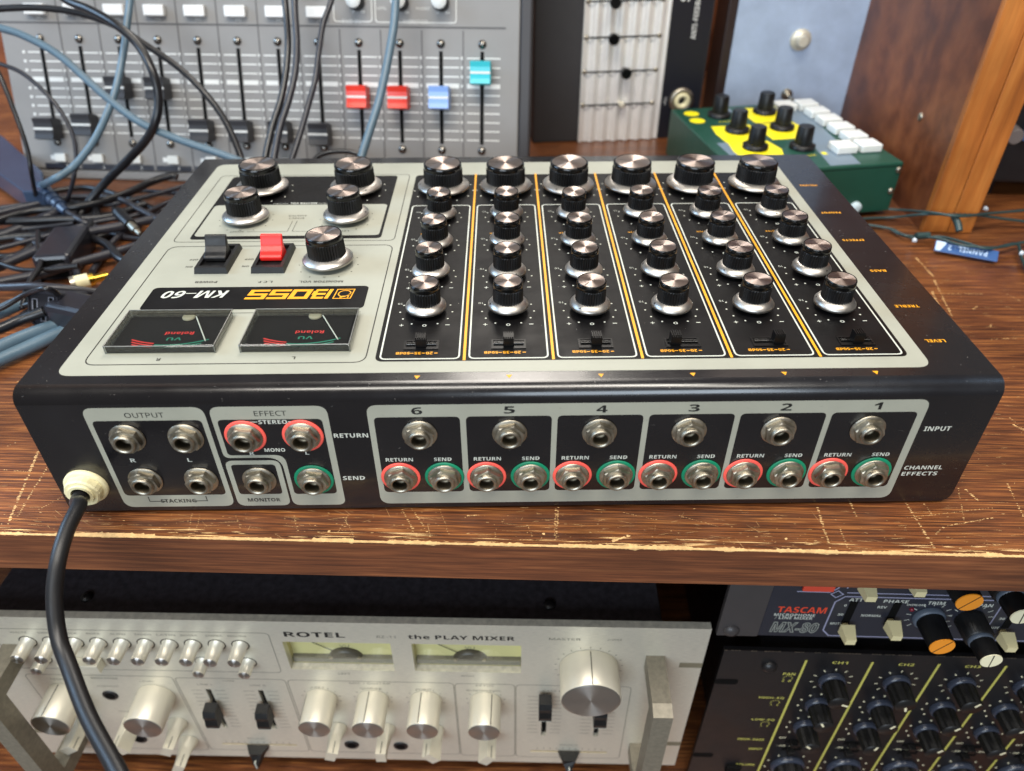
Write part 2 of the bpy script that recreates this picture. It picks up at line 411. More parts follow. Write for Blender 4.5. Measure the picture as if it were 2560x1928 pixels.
for p, q, w_, gp in [((95, 1130), (20, 1310), .75, 1.0), ((117, 1170), (45, 1290), .5, 1.1), ((115, 1175), (60, 1260), .4, 1.3), ((10, 1175), (75, 1180), .4, 1.2), ((20, 1115), (45, 1105), .35, 1.0), ((105, 1270), (155, 1243), .3, 1.0),
                     ((1003, 1270), (1040, 1335), .5, 1.2), ((1030, 1272), (1078, 1345), .45, 1.1), ((1100, 1275), (1122, 1335), .35, 1.5), ((1390, 1265), (1386, 1350), .45, 1.0), ((1395, 1265), (1391, 1350), .45, 1.0), ((1170, 1290), (1195, 1288), .6, .9), ((1240, 1315), (1238, 1350), .3, 1.0), ((1317, 1310), (1330, 1340), .3, 1.0),
                     ((2044, 1270), (2075, 1370), .6, 1.0), ((2125, 1255), (2140, 1290), .5, 1.1), ((2265, 1258), (2335, 1370), .6, 1.0), ((2100, 1320), (2118, 1368), .4, 1.1), ((2310, 1260), (2330, 1288), .35, 1.2), ((2270, 1295), (2480, 1270), .3, .9), ((2370, 1315), (2480, 1295), .45, .8), ((2395, 1222), (2410, 1300), .4, 1.1), ((2415, 1225), (2445, 1252), .6, .9), ((2518, 1210), (2558, 1290), .45, 1.1), ((2530, 1060), (2558, 1075), .6, .9), ((2525, 1045), (2556, 1072), .4, .9), ((2340, 1335), (2358, 1320), .5, .9),
                     ((2290, 645), (2332, 690), .9, 1.2), ((2335, 700), (2380, 790), .8, 1.3), ((2350, 735), (2462, 735), .45, .9), ((2330, 730), (2345, 760), .8, 1.1), ((2480, 848), (2540, 846), .4, .9), ((2515, 735), (2550, 752), .5, 1.0), ((2430, 775), (2445, 765), .7, 1.0), ((2380, 800), (2420, 860), .4, 2.0), ((2480, 810), (2475, 818), .6, 1.0), ((40, 955), (50, 953), .8, .8), ((1700, 1290), (1800, 1318), .28, 1.0), ((1560, 1282), (1640, 1300), .25, 1.2), ((1530, 1355), (1568, 1340), .8, .7), ((1535, 1350), (1570, 1342), .8, .7), ((735, 1290), (745, 1330), .35, 1.0), ((480, 1285), (472, 1325), .35, 1.1), ((500, 1285), (492, 1320), .3, 1.2), ((590, 1290), (600, 1325), .35, 1.2), ((845, 1330), (870, 1290), .35, 1.0), ((860, 1295), (885, 1340), .35, 1.0)]:
    scratch(p, q, w_, gp)
for _ in range(420):   # small dents along the working edge and to the right of the mixer
    if random.random() < .7: x = random.uniform(-270, 290); y = abs(random.gauss(0, 11)) + .6
    else: x = random.uniform(215, 400); y = random.uniform(15, 300)
    s = random.choice([.12, .16, .22, .3]); fleck(x, y, s * random.uniform(1, 4), s * random.uniform(.35, .7), random.gauss(0, .12))
for _ in range(520):     # hairline scratches
    if random.random() < .55: x = random.uniform(-280, 300); y = abs(random.gauss(0, 14)) + .5
    else: x = random.uniform(212, 420); y = random.uniform(5, 290)
    an = random.gauss(0, .10) if random.random() < .8 else random.uniform(-1.5, 1.5); fleck(x, y, random.uniform(.8, 6) if an < .4 else random.uniform(.5, 3), random.uniform(.03, .085), an)
for x, y in [(-91, 5.5), (11, 6.8), (125, 7)]: fleck(x, y, .9, .8, 0)
o = obj('scratches', g, RAW, shelf); o['kind'] = 'stuff'
# upright divider with its two pale front strips
dm = inv @ (Matrix.Translation((0.334, 0.293, 0)) @ Matrix.Rotation(R(-2.53), 4, 'Z'))
div = obj('divider', G().box(0, 38, 6, 480, 0.1, 900), WOODD, shelf, dm)
vert = Matrix.Rotation(R(-90), 4, 'Y')
obj('edge_strip', G().bbox(0.2, 900, -19.6, 0.2, 0, 6, 0.5), WOODP, div, Matrix(((0, -1, 0, 0), (0, 0, 1, 0), (1, 0, 0, 0), (0, 0, 0, 1))))
obj('edge_strip', G().bbox(0.2, 900, -38.6, -20.0, 0, 6.6, 0.5), WOODP, div, Matrix(((0, -1, 0, 0), (0, 0, 1, -0.0006), (1, 0, 0, 0), (0, 0, 0, 1))))
obj('screw_head', G().lathe([(3.2, 0), (3.2, .8), (2.4, 1.4)], 16), NICK, div, Matrix(((0, 0, -1, 0), (1, 0, 0, .062), (0, -1, 0, .072), (0, 0, 0, 1))))

# ================================================================== the hero: six channel mixer
H = 74.6; W2 = 215.0; D = 271.0
mx = thing('audio_mixer', 'black and grey six channel mixer with a jack panel, lying on the wooden shelf', 'mixer')
# folded sheet-steel cover
g = G(); prof = [(0, 1.6), (0, H - 6.5)]
for k in range(1, 17):
    a = k / 16 * math.pi / 2; prof.append((6.5 - 6.5 * math.cos(a), H - 6.5 + 6.5 * math.sin(a)))
prof += [(D - 3, H), (D - .9, H - .9), (D, H - 3), (D, 4)]
nP = len(prof)
for k in range(1, nP - 1):
    (y0, z0), (y1, z1) = prof[k], prof[k + 1]
    g.add([(-W2, y0, z0), (W2, y0, z0), (W2, y1, z1), (-W2, y1, z1)], [(0, 1, 2, 3)], 0, 1 <= k <= 16 or k > 17)
fp = rpoly([(-W2, H - 6.5), (-W2, 1.6), (W2, 1.6), (W2, H - 6.5)], [0, 5, 6, 0], 5)
g.add([(x, 0, z) for x, z in fp], [list(range(len(fp)))])
side = [(y, z) for y, z in prof[1:]] + [(6, 1.6), (0, 8)]
for s in (-1, 1): g.add([(s * W2, y, z) for y, z in side], [list(range(len(side)))[::s]])
g.box(-W2 + 3, W2 - 3, 4, D - 2, 1.7, 3.0)
o = obj('chassis', g, BLACKP, mx)
bm = bmesh.new(); bm.from_mesh(o.data); bmesh.ops.remove_doubles(bm, verts=bm.verts[:], dist=1e-6); bm.to_mesh(o.data); bm.free()
for x, y in ((-190, 22), (190, 22), (-190, 250), (190, 250)): obj('foot', G().lathe([(8, 0), (8, 1.6)], 16, x, y), RUBBER, mx)
# weld edge smoothing not needed; printed layers, each a hair above the one below
z1, z2, z3, z4 = H + .06, H + .12, H + .18, H + .24
def dec(name, pts, z, mt): return obj(name, G().add([(x, y, z) for x, y in pts], [list(range(len(pts)))]), mt, mx)
def outl(name, x0, x1, y0, y1, r, wd, z, mt):
    g = G(); po = rr(x0, x1, y0, y1, r); pi = rr(x0 + wd, x1 - wd, y0 + wd, y1 - wd, max(.2, r - wd)); n = len(po)
    g.add([(x, y, z) for x, y in po] + [(x, y, z) for x, y in pi], [(i, (i + 1) % n, n + (i + 1) % n, n + i) for i in range(n)])
    return obj(name, g, mt, mx)
dec('faceplate', rr(-201.5, 187.8, 12.3, 257.5, 7), z1, GREYP)
dec('channel_block', rr(-61.6, 180.8, 20.6, 235.6, 4), z2, CHANB)
dec('master_block', rr(-185, -74, 142.6, 235, 3), z2, CHANB)
dec('master_inset', rr(-183.6, -75.6, 146.4, 189.3, 3), z3, GREYP)
dec('badge', rr(-185, -73.2, 66.2, 88.2, 3), z2, CHANB)
outl('outline', -193, -65.6, 20, 134.3, 6, .55, z2, BLACKI)
outl('outline', -193.6, -65.8, 139.4, 237.2, 4, .45, z2, BLACKI)
CX = [-41.4 + 40.45 * i for i in range(6)]
for c in CX: outl('channel_border', c - 18.4, c + 18.2, 22, 186.8, 3, .75, z3, WHITEP)
for i in range(5):
    c = CX[i] + 20.2; dec('divider_line', [(c - .62, 21), (c + .62, 21), (c + .62, 236.6), (c - .62, 236.6)], z3, ORANGE)
dec('meter_line', [(-184, 62.6), (-74, 62.6), (-74, 63), (-184, 63)], z2, BLACKI)
for c in CX: dec('arrow', [(c - 1.3, 9.9), (c, 7.5), (c + 1.3, 9.9)], z1, ORANGE)
PI = math.pi
def ttop(s, cx, cy, wd, ht, mt, z=z2, **k): return text(s, cx, cy, wd, ht, mt, mx, z=z, rot=PI, **k)
for s, y, wd in (('VOLUME', 213.2, 11.6), ('PANPOT', 171.6, 12), ('EFFECTS', 135, 12.4), ('BASS', 99.2, 8.6), ('TREBLE', 63.3, 12), ('LEVEL', 32.8, 9.4)):
    ttop(s, 198.2 - (12.4 - wd) * .0, y, wd, 2.3, ORANGE, z1, bold=.012)
for c in CX:
    c0 = c - 1.8
    for tx, dx, wd in (('20', 5.9, 3.1), ('35', .6, 3.1), ('50dB', -6.3, 6.4)): ttop(tx, c0 + dx, 26.8, wd, 2.0, ORANGE, z3, bold=.02)
    for dx in (8.9, 3.2, -2.1): dec('dash', [(c0 + dx - .75, 26.55), (c0 + dx + .75, 26.55), (c0 + dx + .75, 27.05), (c0 + dx - .75, 27.05)], z3, ORANGE)
ttop('POWER', -160, 93.6, 11.8, 2.1, BLACKI, bold=.02); ttop('L.C.F.', -129, 93.2, 8.2, 2.1, BLACKI, bold=.02); ttop('MONITOR VOL.', -99.5, 93, 23.6, 2.1, BLACKI, bold=.02)
for x in (-174.2, -143.6):
    ttop('ON', x, 110.3, 3.7, 1.7, BLACKI, bold=.02); ttop('OFF', x, 118.3, 4.8, 1.7, BLACKI, bold=.02)
ttop('R', -160, 24, 2.0, 2.1, BLACKI, bold=.02); ttop('L', -98.8, 24.2, 1.7, 2.1, BLACKI, bold=.02)
ttop('MASTER VOL', -128.8, 191.4, 17, 2.3, WHITEP, z3, bold=.02)
ttop('MASTER', -128.8, 173.2, 10.8, 1.8, BLACKI, z4); ttop('EFFECT', -128.8, 169.8, 9.4, 1.8, BLACKI, z4)
ttop('RIGHT', -160, 152, 8, 1.7, BLACKI, z4); ttop('LEFT', -97.6, 152, 7, 1.7, BLACKI, z4)
for x0, x1, yy in ((-152, -121, 191.2),):
    pass
g = G()
for x in (-130.2, -127.4): g.add([(x - .15, 152, z4), (x + .15, 152, z4), (x + .15, 166, z4), (x - .15, 166, z4)], [(0, 1, 2, 3)])
g.add([(-154, 151.8, z4), (-130.2, 151.8, z4), (-130.2, 152.1, z4), (-154, 152.1, z4)], [(0, 1, 2, 3)])
g.add([(-127.4, 151.8, z4), (-103, 151.8, z4), (-103, 152.1, z4), (-127.4, 152.1, z4)], [(0, 1, 2, 3)])
obj('bracket_line', g, BLACKI, mx)
g = G()
for a, b in ((-148, -138.4), (-119.4, -109)): g.add([(a, 191, z3), (b, 191, z3), (b, 191.3, z3), (a, 191.3, z3)], [(0, 1, 2, 3)])
obj('bracket_line', g, WHITEP, mx)

# -- badge letters: squared, slanted capitals cut from bars (mirrored both ways: the print faces the far side)
def badge(letters, x_right, y_top, h, wd, gap, mt, sh=.18):
    """bars given in a 0..1 cell, read from the far side; x runs leftwards there"""
    g = G(); x = x_right
    for bars, cw in letters:
        for (a, b, c, d) in bars:
            pts = []
            for (u, v) in ((a, c), (b, c), (b, d), (a, d)):
                pts.append((x - u * wd * cw - (v * h) * sh, y_top - v * h, z3))
            g.add(pts, [(0, 1, 2, 3)])
        x -= wd * cw + gap
    return obj('badge_lettering', g, mt, mx)
t_ = .24; q_ = .2
Sx = [(0, 1, 1 - q_, 1), (0, t_, .6, 1 - q_), (0, 1, .4, .6), (1 - t_, 1, q_, .4), (0, 1, 0, q_)]
Ox = [(0, 1, .78, 1), (0, 1, 0, .22), (0, t_, .22, .78), (1 - t_, 1, .22, .78)]
Bx = [(0, .2, 0, 1), (.28, .92, .8, 1), (.28, .92, 0, .2), (.72, .92, .6, .8), (.28, 1, .4, .6), (.76, 1, .2, .4)]
badge([(Bx, 1.0), (Ox, 1.05), (Sx, 1.05), (Sx, 1.05)], -91.0, 85.0, 9.4, 9.6, .9, ORANGE)
g = G()
def shr(x, y): return (x - (85.0 - y) * .12, y, z3)
po = [(-89.2, 75.4), (-79.8, 75.4), (-79.8, 85), (-89.2, 85)]; pi = [(-88.6, 76), (-80.4, 76), (-80.4, 84.4), (-88.6, 84.4)]
g.add([shr(*p) for p in po] + [shr(*p) for p in pi], [(i, (i + 1) % 4, 4 + (i + 1) % 4, 4 + i) for i in range(4)])
arc = [(math.cos(R(a)), math.sin(R(a))) for a in range(-60, 241, 20)]
A = [shr(-84.3 + 3.4 * c, 80.6 + 3.2 * s) for c, s in arc]; B = [shr(-84.3 + 2.8 * c, 80.6 + 2.6 * s) for c, s in arc]; n = len(A)
g.add(A + B, [(i, i + 1, n + i + 1, n + i) for i in range(n - 1)])
g.add([shr(-81.9, 76), shr(-81.3, 76), shr(-81.3, 80.5), shr(-81.9, 80.5)], [(0, 1, 2, 3)])
g.add([shr(-85.6, 76.0), shr(-82.6, 77.8), shr(-82.6, 78.3), shr(-86, 77.9)], [(0, 1, 2, 3)])
obj('badge_emblem', g, ORANGE, mx)
ttop('KM-60', -161.6, 81, 33.5, 7.2, WHITEP, z3, bold=.012, shear=.25)

# -- dots and figures round the knobs
dots = G(); dotsb = G()
def dotring(g, cx, cy, r, zz, ks, rad=.5, step=29):
    for k in ks:
        a = R(270 + k * step); x, y = cx + r * math.cos(a), cy + r * math.sin(a)
        g.add([(x + rad * math.cos(t * PI / 4), y + rad * math.sin(t * PI / 4), zz) for t in range(8)], [list(range(8))])
ROWS = [('vol', 210.4), ('pan', 169.6), ('eff', 133.2), ('bass', 97.6), ('treb', 62.6)]
for c in CX:
    dotring(dots, c, 210.4, 19, z3, (-4, -3, -2, -1, 1, 2, 3, 4), .55)
    for nm, y in ROWS[1:]:
        dotring(dots, c, y, 12.9, z3, (-4, -3, -2, -1, 1, 2, 3, 4), .5)
        ttop('O' if nm != 'eff' else '5', c, y - 12.8, 2.1, 2.0, WHITEP, z3, bold=.02)
        if nm in ('bass', 'treb'):
            ttop('+', c - 11.1, y - 12.4, 2.1, 2.0, WHITEP, z3, bold=.01); ttop('-', c + 11.1, y - 12.4, 2.1, .5, WHITEP, z3)
        if nm == 'eff': ttop('EFF. MASTER', c - 3, y + 9 + 5, 14, 1.5, ORANGE, z3)
        ttop('10', c - 13.6, y + 7.2, 2.4, 1.6, WHITEP, z3)
for x in (-159, -98.4): dotring(dots, x, 211.8, 19, z3, (-4, -3, -2, -1, 0, 1, 2, 3, 4), .55)
for x, y in ((-158.5, 168.3), (-97.8, 168.3)): dotring(dotsb, x, y, 16, z4, (-4, -3, -2, -1, 1, 2, 3, 4), .42)
for x, y in ((-98.5, 112),): dotring(dotsb, x, y, 16, z2, (-4, -3, -2, -1, 1, 2, 3, 4), .42)
ttop('5', -98.5, 97.6, 1.6, 1.7, BLACKI); ttop('5', -158.5, 154, 1.4, 1.4, BLACKI, z4)
for o in (obj('scale_dots', dots, WHITEP, mx), obj('scale_dots', dotsb, BLACKI, mx)): o['kind'] = 'stuff'

# -- knobs
def knob_meshes(rs, rb, rc, h, nf):
    b = G()
    b.lathe([(rb * .8, .3), (rb * .8, 3)], 32, cap0=False, cap1=False)
    b.lathe([(rb * 1.02, 5.9), (rb * 1.0, 6.4), (rb * .985, h - 4.2), (rb * .955, h - 3.7)], nf * 2, flute=((1, 2), .07), cap1=False, smooth=False)
    b.lathe([(rb * .955, h - 3.7), (rb * .945, h - 3.0), (rb * .965, h - 2.6), (rb * .955, h - .7), (rc + .45, h - .1), (rc, h - .35)], 48, mi=1, cap1=False)
    s = G().lathe([(rs * .86, 2.2), (rs, 2.6), (rs, 3.7), (rs * .975, 4.1), (rb * 1.08, 6.15), (rb * .9, 6.2)], 64, cap1=False)
    # shading breaks at the rim
    c = G().lathe([(rc, 0), (rc * .5, .0)], 48, cap1=True, smooth=False)
    p = G().add([(rc * .38, -.22, .05), (rc * .95, -.28, .05), (rc * .95, .28, .05), (rc * .38, .22, .05)], [(0, 1, 2, 3)])
    t = G().add([(rb * 1.16, -.0, .06), (rs * .93, -.75, .06), (rs * .93, .75, .06)], [(0, 1, 2)])
    for k, vv in enumerate(t.v):
        r_ = math.hypot(vv[0], vv[1]); f = (r_ - rb * 1.08) / (rs * .975 - rb * 1.08); t.v[k] = (vv[0], vv[1], 6.15 + (4.1 - 6.15) * f + .08)
    return dict(body=b.mesh('knob', [KNOBB, KNOBG]), skirt=s.mesh('skirt', SKIRT), cap=c.mesh('cap_disc', ALU), ptr=p.mesh('pointer', BLACKI), tri=t.mesh('skirt_mark', BLACKI), h=h)
KS = knob_meshes(10.0, 7.5, 6.45, 16.8, 34); KM = knob_meshes(13.7, 10.2, 8.9, 18.2, 40); KL = knob_meshes(16.6, 12.6, 10.8, 18.4, 46)
def knob(K, x, y, ang, zz=H + .2):
    o = link('knob', K['body'], mx, T(x, y, zz + random.uniform(-.3, .5)) @ Matrix.Rotation(R(random.gauss(0, .9)), 4, 'X') @ Matrix.Rotation(R(random.gauss(0, .9)), 4, 'Y') @ Matrix.Rotation(R(ang), 4, 'Z'))
    link('skirt', K['skirt'], o); link('cap_disc', K['cap'], o, T(0, 0, K['h'] - .35)); link('pointer', K['ptr'], o, T(0, 0, K['h'] - .35)); link('skirt_mark', K['tri'], o)
    return o
ANG = dict(vol=[190, 172, 236, 160, 182, 335], pan=[20, 200, 272, 272, 196, 268], eff=[22, 335, 178, 35, 55, 348], bass=[266, 300, 270, 170, 213, 305], treb=[160, 197, 232, 194, 152, 165])
for nm, y in ROWS:
    for i, c in enumerate(CX): knob(KL if nm == 'vol' else KS, c, y, ANG[nm][i])
for x, y, a, K in ((-159, 211.6, 268, KL), (-98.4, 212, 303, KL), (-158.5, 168.4, 26, KM), (-97.7, 168.2, -10, KM), (-98.5, 112.2, 158, KM)): knob(K, x, y, a)

# -- slide switches
slot_g = G(); slot_g.plate(-8, 8, -3.6, 3.6, 0, .5, [(-7.2, 7.2, -2.9, 2.9)]).box(-7.2, 7.2, -2.9, 2.9, -.05, .06)
SWB = mat('switch_black', (10, 10, 11), 0.34, spec=0.3)
slot_m = slot_g.mesh('slide_switch', SWB)
rail = G().tube([(-7, .2, .5), (7, .2, .5)], .55, 8).tube([(-7, 1.7, .4), (7, 1.7, .4)], .35, 8).mesh('rail', KNOBG)
sl = G().box(-2.4, 2.4, -2.4, 2.2, .1, 4.8)
for k in range(5): sl.box(-2.4 + k * 1.0, -1.85 + k * 1.0, -2.2, 2.2, 4.8, 5.6)
sl_m = sl.mesh('slider', SWB)
for c, off in zip(CX, (0, 0, .2, -3.6, 3.8, .3)):
    o = link('slide_switch', slot_m, mx, T(c, 33, H + .14)); link('rail', rail, o); link('slider', sl_m, o, T(off, 0, .2))

# -- rocker switches
for x, mt in ((-159.9, KNOBB), (-129.6, REDP)):
    g = G(); po = [(-9, -14.6), (9, -14.6), (9, 14.6), (-9, 14.6)]; pi = [(-6.6, -11.6), (6.6, -11.6), (6.6, 11.6), (-6.6, 11.6)]
    g.v += [(a, b, 0) for a, b in po] + [(a * .93, b * .95, 3.4) for a, b in po] + [(a, b, 3.4) for a, b in pi] + [(a, b, 1.2) for a, b in pi]
    for i in range(4):
        j = (i + 1) % 4
        for q in ((i, j, 4 + j, 4 + i), (4 + i, 4 + j, 8 + j, 8 + i), (8 + i, 8 + j, 12 + j, 12 + i)): g.f.append(list(q)); g.m.append(0); g.sm.append(False)
    g.add([(a, b, 1.3) for a, b in pi], [(0, 1, 2, 3)])
    base = obj('rocker_switch', g, KNOBB, mx, T(x, 116.8, H + .1))
    # paddle: thin curved blade standing up and leaning to the far side, thickened foot at the near side
    pr = [(-4.5, 2.0), (-5.0, 4.2), (-4.0, 5.2), (-1.6, 6.4), (.8, 8.6), (2.6, 12.2), (3.6, 13.9), (5.2, 13.7), (4.6, 11.5), (4.2, 7.6), (6.0, 3.0), (5.5, 1.6)]
    g = G(); n = len(pr); hw = 5.9
    g.add([(-hw, a, b) for a, b in pr] + [(hw, a, b) for a, b in pr], [(i, (i + 1) % n, n + (i + 1) % n, n + i) for i in range(n)] + [list(range(n))[::-1], list(range(n, 2 * n))])
    bm = bmesh.new(); me = g.mesh('tmp', mt); bm.from_mesh(me); bmesh.ops.bevel(bm, geom=[e for e in bm.edges], offset=.0005, segments=2, profile=.5, affect='EDGES'); bm.to_mesh(me); bm.free()
    me.name = 'paddle'
    link('paddle', me, base)

# -- VU meters under clear covers
for x0 in (-186, -124.4):
    x1 = x0 + 51; y0, y1 = 28.4, 60.2
    base = obj('level_meter', G().box(x0 + 1, x1 - 1, y0 + 1, y1 - 1, H + .1, H + .5), DARK, mx)
    cxm = (x0 + x1) / 2
    fz = H + .62
    text('Roland', cxm + 3.5, 44.5, 13.5, 2.6, REDI, base, z=fz, rot=PI, bold=.01)
    text('VU', cxm + 2.5, 39.8, 7, 2.4, GRNI, base, z=fz, rot=PI, bold=.02)
    def arcstrip(a0, a1, r0, r1, mt):
        g = G(); n = 14; cy0 = 76.5
        A = [(cxm + r0 * math.sin(R(a0 + (a1 - a0) * k / n)), cy0 - r0 * math.cos(R(a0 + (a1 - a0) * k / n)), fz) for k in range(n + 1)]
        B = [(cxm + r1 * math.sin(R(a0 + (a1 - a0) * k / n)), cy0 - r1 * math.cos(R(a0 + (a1 - a0) * k / n)), fz) for k in range(n + 1)]
        g.add(A + B, [(k, k + 1, n + 2 + k, n + 1 + k) for k in range(n)]); return obj('scale_arc', g, mt, base)
    for r0, a0 in ((40.4, -25), (42, -23), (43.6, -21)): arcstrip(a0, -8, r0, r0 + .8, REDI)
    for r0, a1 in ((41.4, 27), (43.2, 22)): arcstrip(-7, a1, r0, r0 + .8, GRNI)
    obj('needle', G().tube([(cxm + 7.5, 57.5, H + 1.6), (cxm + 18.4, 36.5, H + 1.6)], .33, 6), WHITEP, base)
    obj('pivot', G().lathe([(3.2, H + .6), (3.2, H + 1.2), (2.6, H + 1.4)], 24, cxm + 3.5, 58.4), mat('pivot_dull', (150, 144, 122), .6), base)
    g = G(); zt = H + 4.5
    po = rr(x0, x1, y0, y1, .8, 3); pi = rr(x0 + .8, x1 - .8, y0 + .8, y1 - .8, .6, 3); pj = rr(x0 + 2.2, x1 - 2.2, y0 + 2.2, y1 - 2.2, .4, 3); n = len(po)
    g.add([(a, b, H + .1) for a, b in po] + [(a, b, zt - .7) for a, b in po] + [(a, b, zt) for a, b in pi] + [(a, b, H + .1) for a, b in pj] + [(a, b, zt - 1.6) for a, b in pj],
          [q for i in range(n) for q in ((i, (i + 1) % n, n + (i + 1) % n, n + i), (n + i, n + (i + 1) % n, 2 * n + (i + 1) % n, 2 * n + i), (3 * n + (i + 1) % n, 3 * n + i, 4 * n + i, 4 * n + (i + 1) % n))] + [list(range(2 * n, 3 * n)), list(range(4 * n, 5 * n))[::-1]])
    cv = obj('clear_cover', g, ACRYL, base)
    e = G(); xa, xb_, ya, yb = x0 + .5, x1 - .5, y0 + .5, y1 - .5; ze = zt - .35
    for p, q in (((xa, ya, ze), (xb_, ya, ze)), ((xb_, ya, ze), (xb_, yb, ze)), ((xb_, yb, ze), (xa, yb, ze)), ((xa, yb, ze), (xa, ya, ze)), ((xa, ya, ze), (xa, ya, H + .2)), ((xb_, ya, ze), (xb_, ya, H + .2))): e.tube([p, q], .3, 8)
    obj('cover_edge_glint', e, mat('acrylic_edge_glint', (104, 104, 100), .15, coat=.5), cv)  # grey tubes stand in for the highlight along the cover's edges
    e = G().box(x0 + .9, x1 - .9, y0 + .7, y0 + .9, H + .2, ze).box(x0 + .7, x0 + .9, y0 + 1, y1 - 1, H + .2, ze).box(x1 - .9, x1 - .7, y0 + 1, y1 - 1, H + .2, ze).box(x0 + .9, x1 - .9, y1 - .9, y1 - .7, H + .2, ze)
    obj('cover_wall', e, SMOKE, cv)

# -- jack panel: printed frames on the near face (local frame X right, Y up, Z out)
FM = frame((0, 0, 0), 0)
def fdec(name, pts, z, mt): return obj(name, G().add([(x, y, z) for x, y in pts], [list(range(len(pts)))]), mt, mx, FM)
def ft(s, cx, cy, wd, ht, mt, z=.13, **k): return text(s, cx, cy, wd, ht, mt, mx, z=z, mw=FM, **k)
fdec('panel_frame', rr(-187.6, -134.6, 4, 66.3, 5), .06, GREYP); fdec('panel_window', rr(-185.3, -137, 12, 58.9, 2.5), .12, BLACKP)
Lo = rpoly([(-132.4, 66.3), (-132.4, 35.8), (-106.4, 35.8), (-106.4, 4), (-80.9, 4), (-80.9, 66.3)], [5, 3, 7, 4, 4, 5])
Li = rpoly([(-130.2, 58.9), (-130.2, 37.5), (-104.4, 37.5), (-104.4, 11.8), (-83.9, 11.8), (-83.9, 58.9)], [2.5, 2, 5, 2, 2.5, 2.5])
fdec('panel_frame', Lo, .06, GREYP); fdec('panel_window', Li, .12, BLACKP)
fdec('panel_frame', rr(-132.9, -107.5, 4, 34.1, 4), .06, GREYP); fdec('panel_window', rr(-130.6, -110, 12, 31.5, 2), .12, BLACKP)
fdec('panel_frame', rr(-63.7, 184.4, 4.4, 66.3, 5), .06, GREYP)
FX = [-41.9 + 40.75 * i for i in range(6)]
for i, c in enumerate(FX): fdec('panel_window', rr(c - 19.2, c + 19.0 if i else c + 18.9, 12.3, 59.3, 2.5), .12, BLACKP)
ft('OUTPUT', -161.2, 62, 17.2, 2.9, BLACKI, .12); ft('EFFECT', -106, 62.3, 14.2, 2.9, BLACKI, .12); ft('STEREO', -105.8, 57.4, 12.8, 2.3, WHITEP, .18, bold=.02)
ft('MONO', -108.2, 40.6, 9.4, 2.2, WHITEP, .18, bold=.02); ft('R', -119.0, 38.7, 2.2, 2.2, WHITEP, .18, bold=.02); ft('L', -93.8, 38.6, 1.8, 2.2, WHITEP, .18, bold=.02)
ft('R', -174.4, 35.1, 2.5, 2.3, WHITEP, .18, bold=.02); ft('L', -148.5, 35, 1.9, 2.3, WHITEP, .18, bold=.02)
ft('STACKING', -161, 8, 17, 2.4, BLACKI, .12, bold=.012); ft('MONITOR', -119.8, 8, 15.6, 2.4, BLACKI, .12, bold=.012)
ft('RETURN', -72.4, 48.8, 15.4, 2.5, WHITEP, .06, bold=.012); ft('SEND', -74.6, 22, 10.4, 2.6, WHITEP, .06, bold=.012)
ft('INPUT', 193, 49, 12.2, 2.7, WHITEP, .06, bold=.012, shear=.0); ft('CHANNEL', 194.8, 24.6, 18.2, 2.5, WHITEP, .06, bold=.012); ft('EFFECTS', 194.2, 20.6, 17, 2.5, WHITEP, .06, bold=.012)
g = G()
for x0, x1, y0, y1 in ((-175, -167, 7.6, 8), (-175, -174.6, 7.6, 11), (-154.4, -147, 7.6, 8), (-147.4, -147, 8, 11)): g.add([(x0, y0, .12), (x1, y0, .12), (x1, y1, .12), (x0, y1, .12)], [(0, 1, 2, 3)])
obj('bracket_line', g, BLACKI, mx, FM)
g = G()
for x0, x1 in ((-116.5, -112.6), (-99, -95.2)): g.add([(x0, 57.3, .18), (x1, 57.3, .18), (x1, 57.7, .18), (x0, 57.7, .18)], [(0, 1, 2, 3)])
obj('bracket_line', g, WHITEP, mx, FM)
for i, c in enumerate(FX):
    if i < 5: ft(str(6 - i), c + .2, 62.8, 4.9, 4.1, BLACKI, .12, bold=.045, name='channel_number')
    else: fdec('channel_number', [(c + .3, 60.8), (c + 1.7, 60.8), (c + 1.7, 64.9), (c + .6, 64.9), (c - 1.6, 63.7), (c - 1.6, 62.9), (c + .3, 63.5)], .12, BLACKI)
    ft('RETURN', c - 10.2, 33.6, 12.6, 2.2, WHITEP, .18, bold=.02); ft('SEND', c + 9.9, 33.6, 8.2, 2.2, WHITEP, .18, bold=.02)
# jack sockets
def hexpts(r, n=6, a0=0): return [(r * math.cos(a0 + 2 * PI * k / n), r * math.sin(a0 + 2 * PI * k / n)) for k in range(n)]
ng = G()
n = 24; hx = []
for k in range(n):
    a = 2 * PI * k / n; s6 = (a % (PI / 3)) - PI / 6; hx.append((6.1 / math.cos(s6) * math.cos(a), 6.1 / math.cos(s6) * math.sin(a)))
circ = lambda r: [(r * math.cos(2 * PI * k / n), r * math.sin(2 * PI * k / n)) for k in range(n)]
top = [(x * min(1, 6.35 / math.hypot(x, y)), y * min(1, 6.35 / math.hypot(x, y))) for x, y in hx]
def strip(g, A, za, B, zb, mi=0, smooth=False):
    k = len(A); g.add([(x, y, za) for x, y in A] + [(x, y, zb) for x, y in B], [(i, (i + 1) % k, k + (i + 1) % k, k + i) for i in range(k)], mi, smooth)
strip(ng, hx, .9, hx, 3.1); strip(ng, hx, 3.1, top, 3.7); strip(ng, top, 3.7, circ(5.0), 3.75)
nut_m = ng.mesh('jack_socket', NICK)
wash = G().lathe([(7.9, .2), (7.9, .7), (7.5, 1.0), (5, 1.0)], 40, cap1=False).mesh('washer', NICK)
slv = G().lathe([(5.0, 3.5), (5.0, 5.2), (4.6, 5.7), (4.0, 5.7), (3.45, 5.2)], 32, cap1=False).mesh('sleeve', NICK)
bore = G(); pr_ = [(3.45, 5.2)]
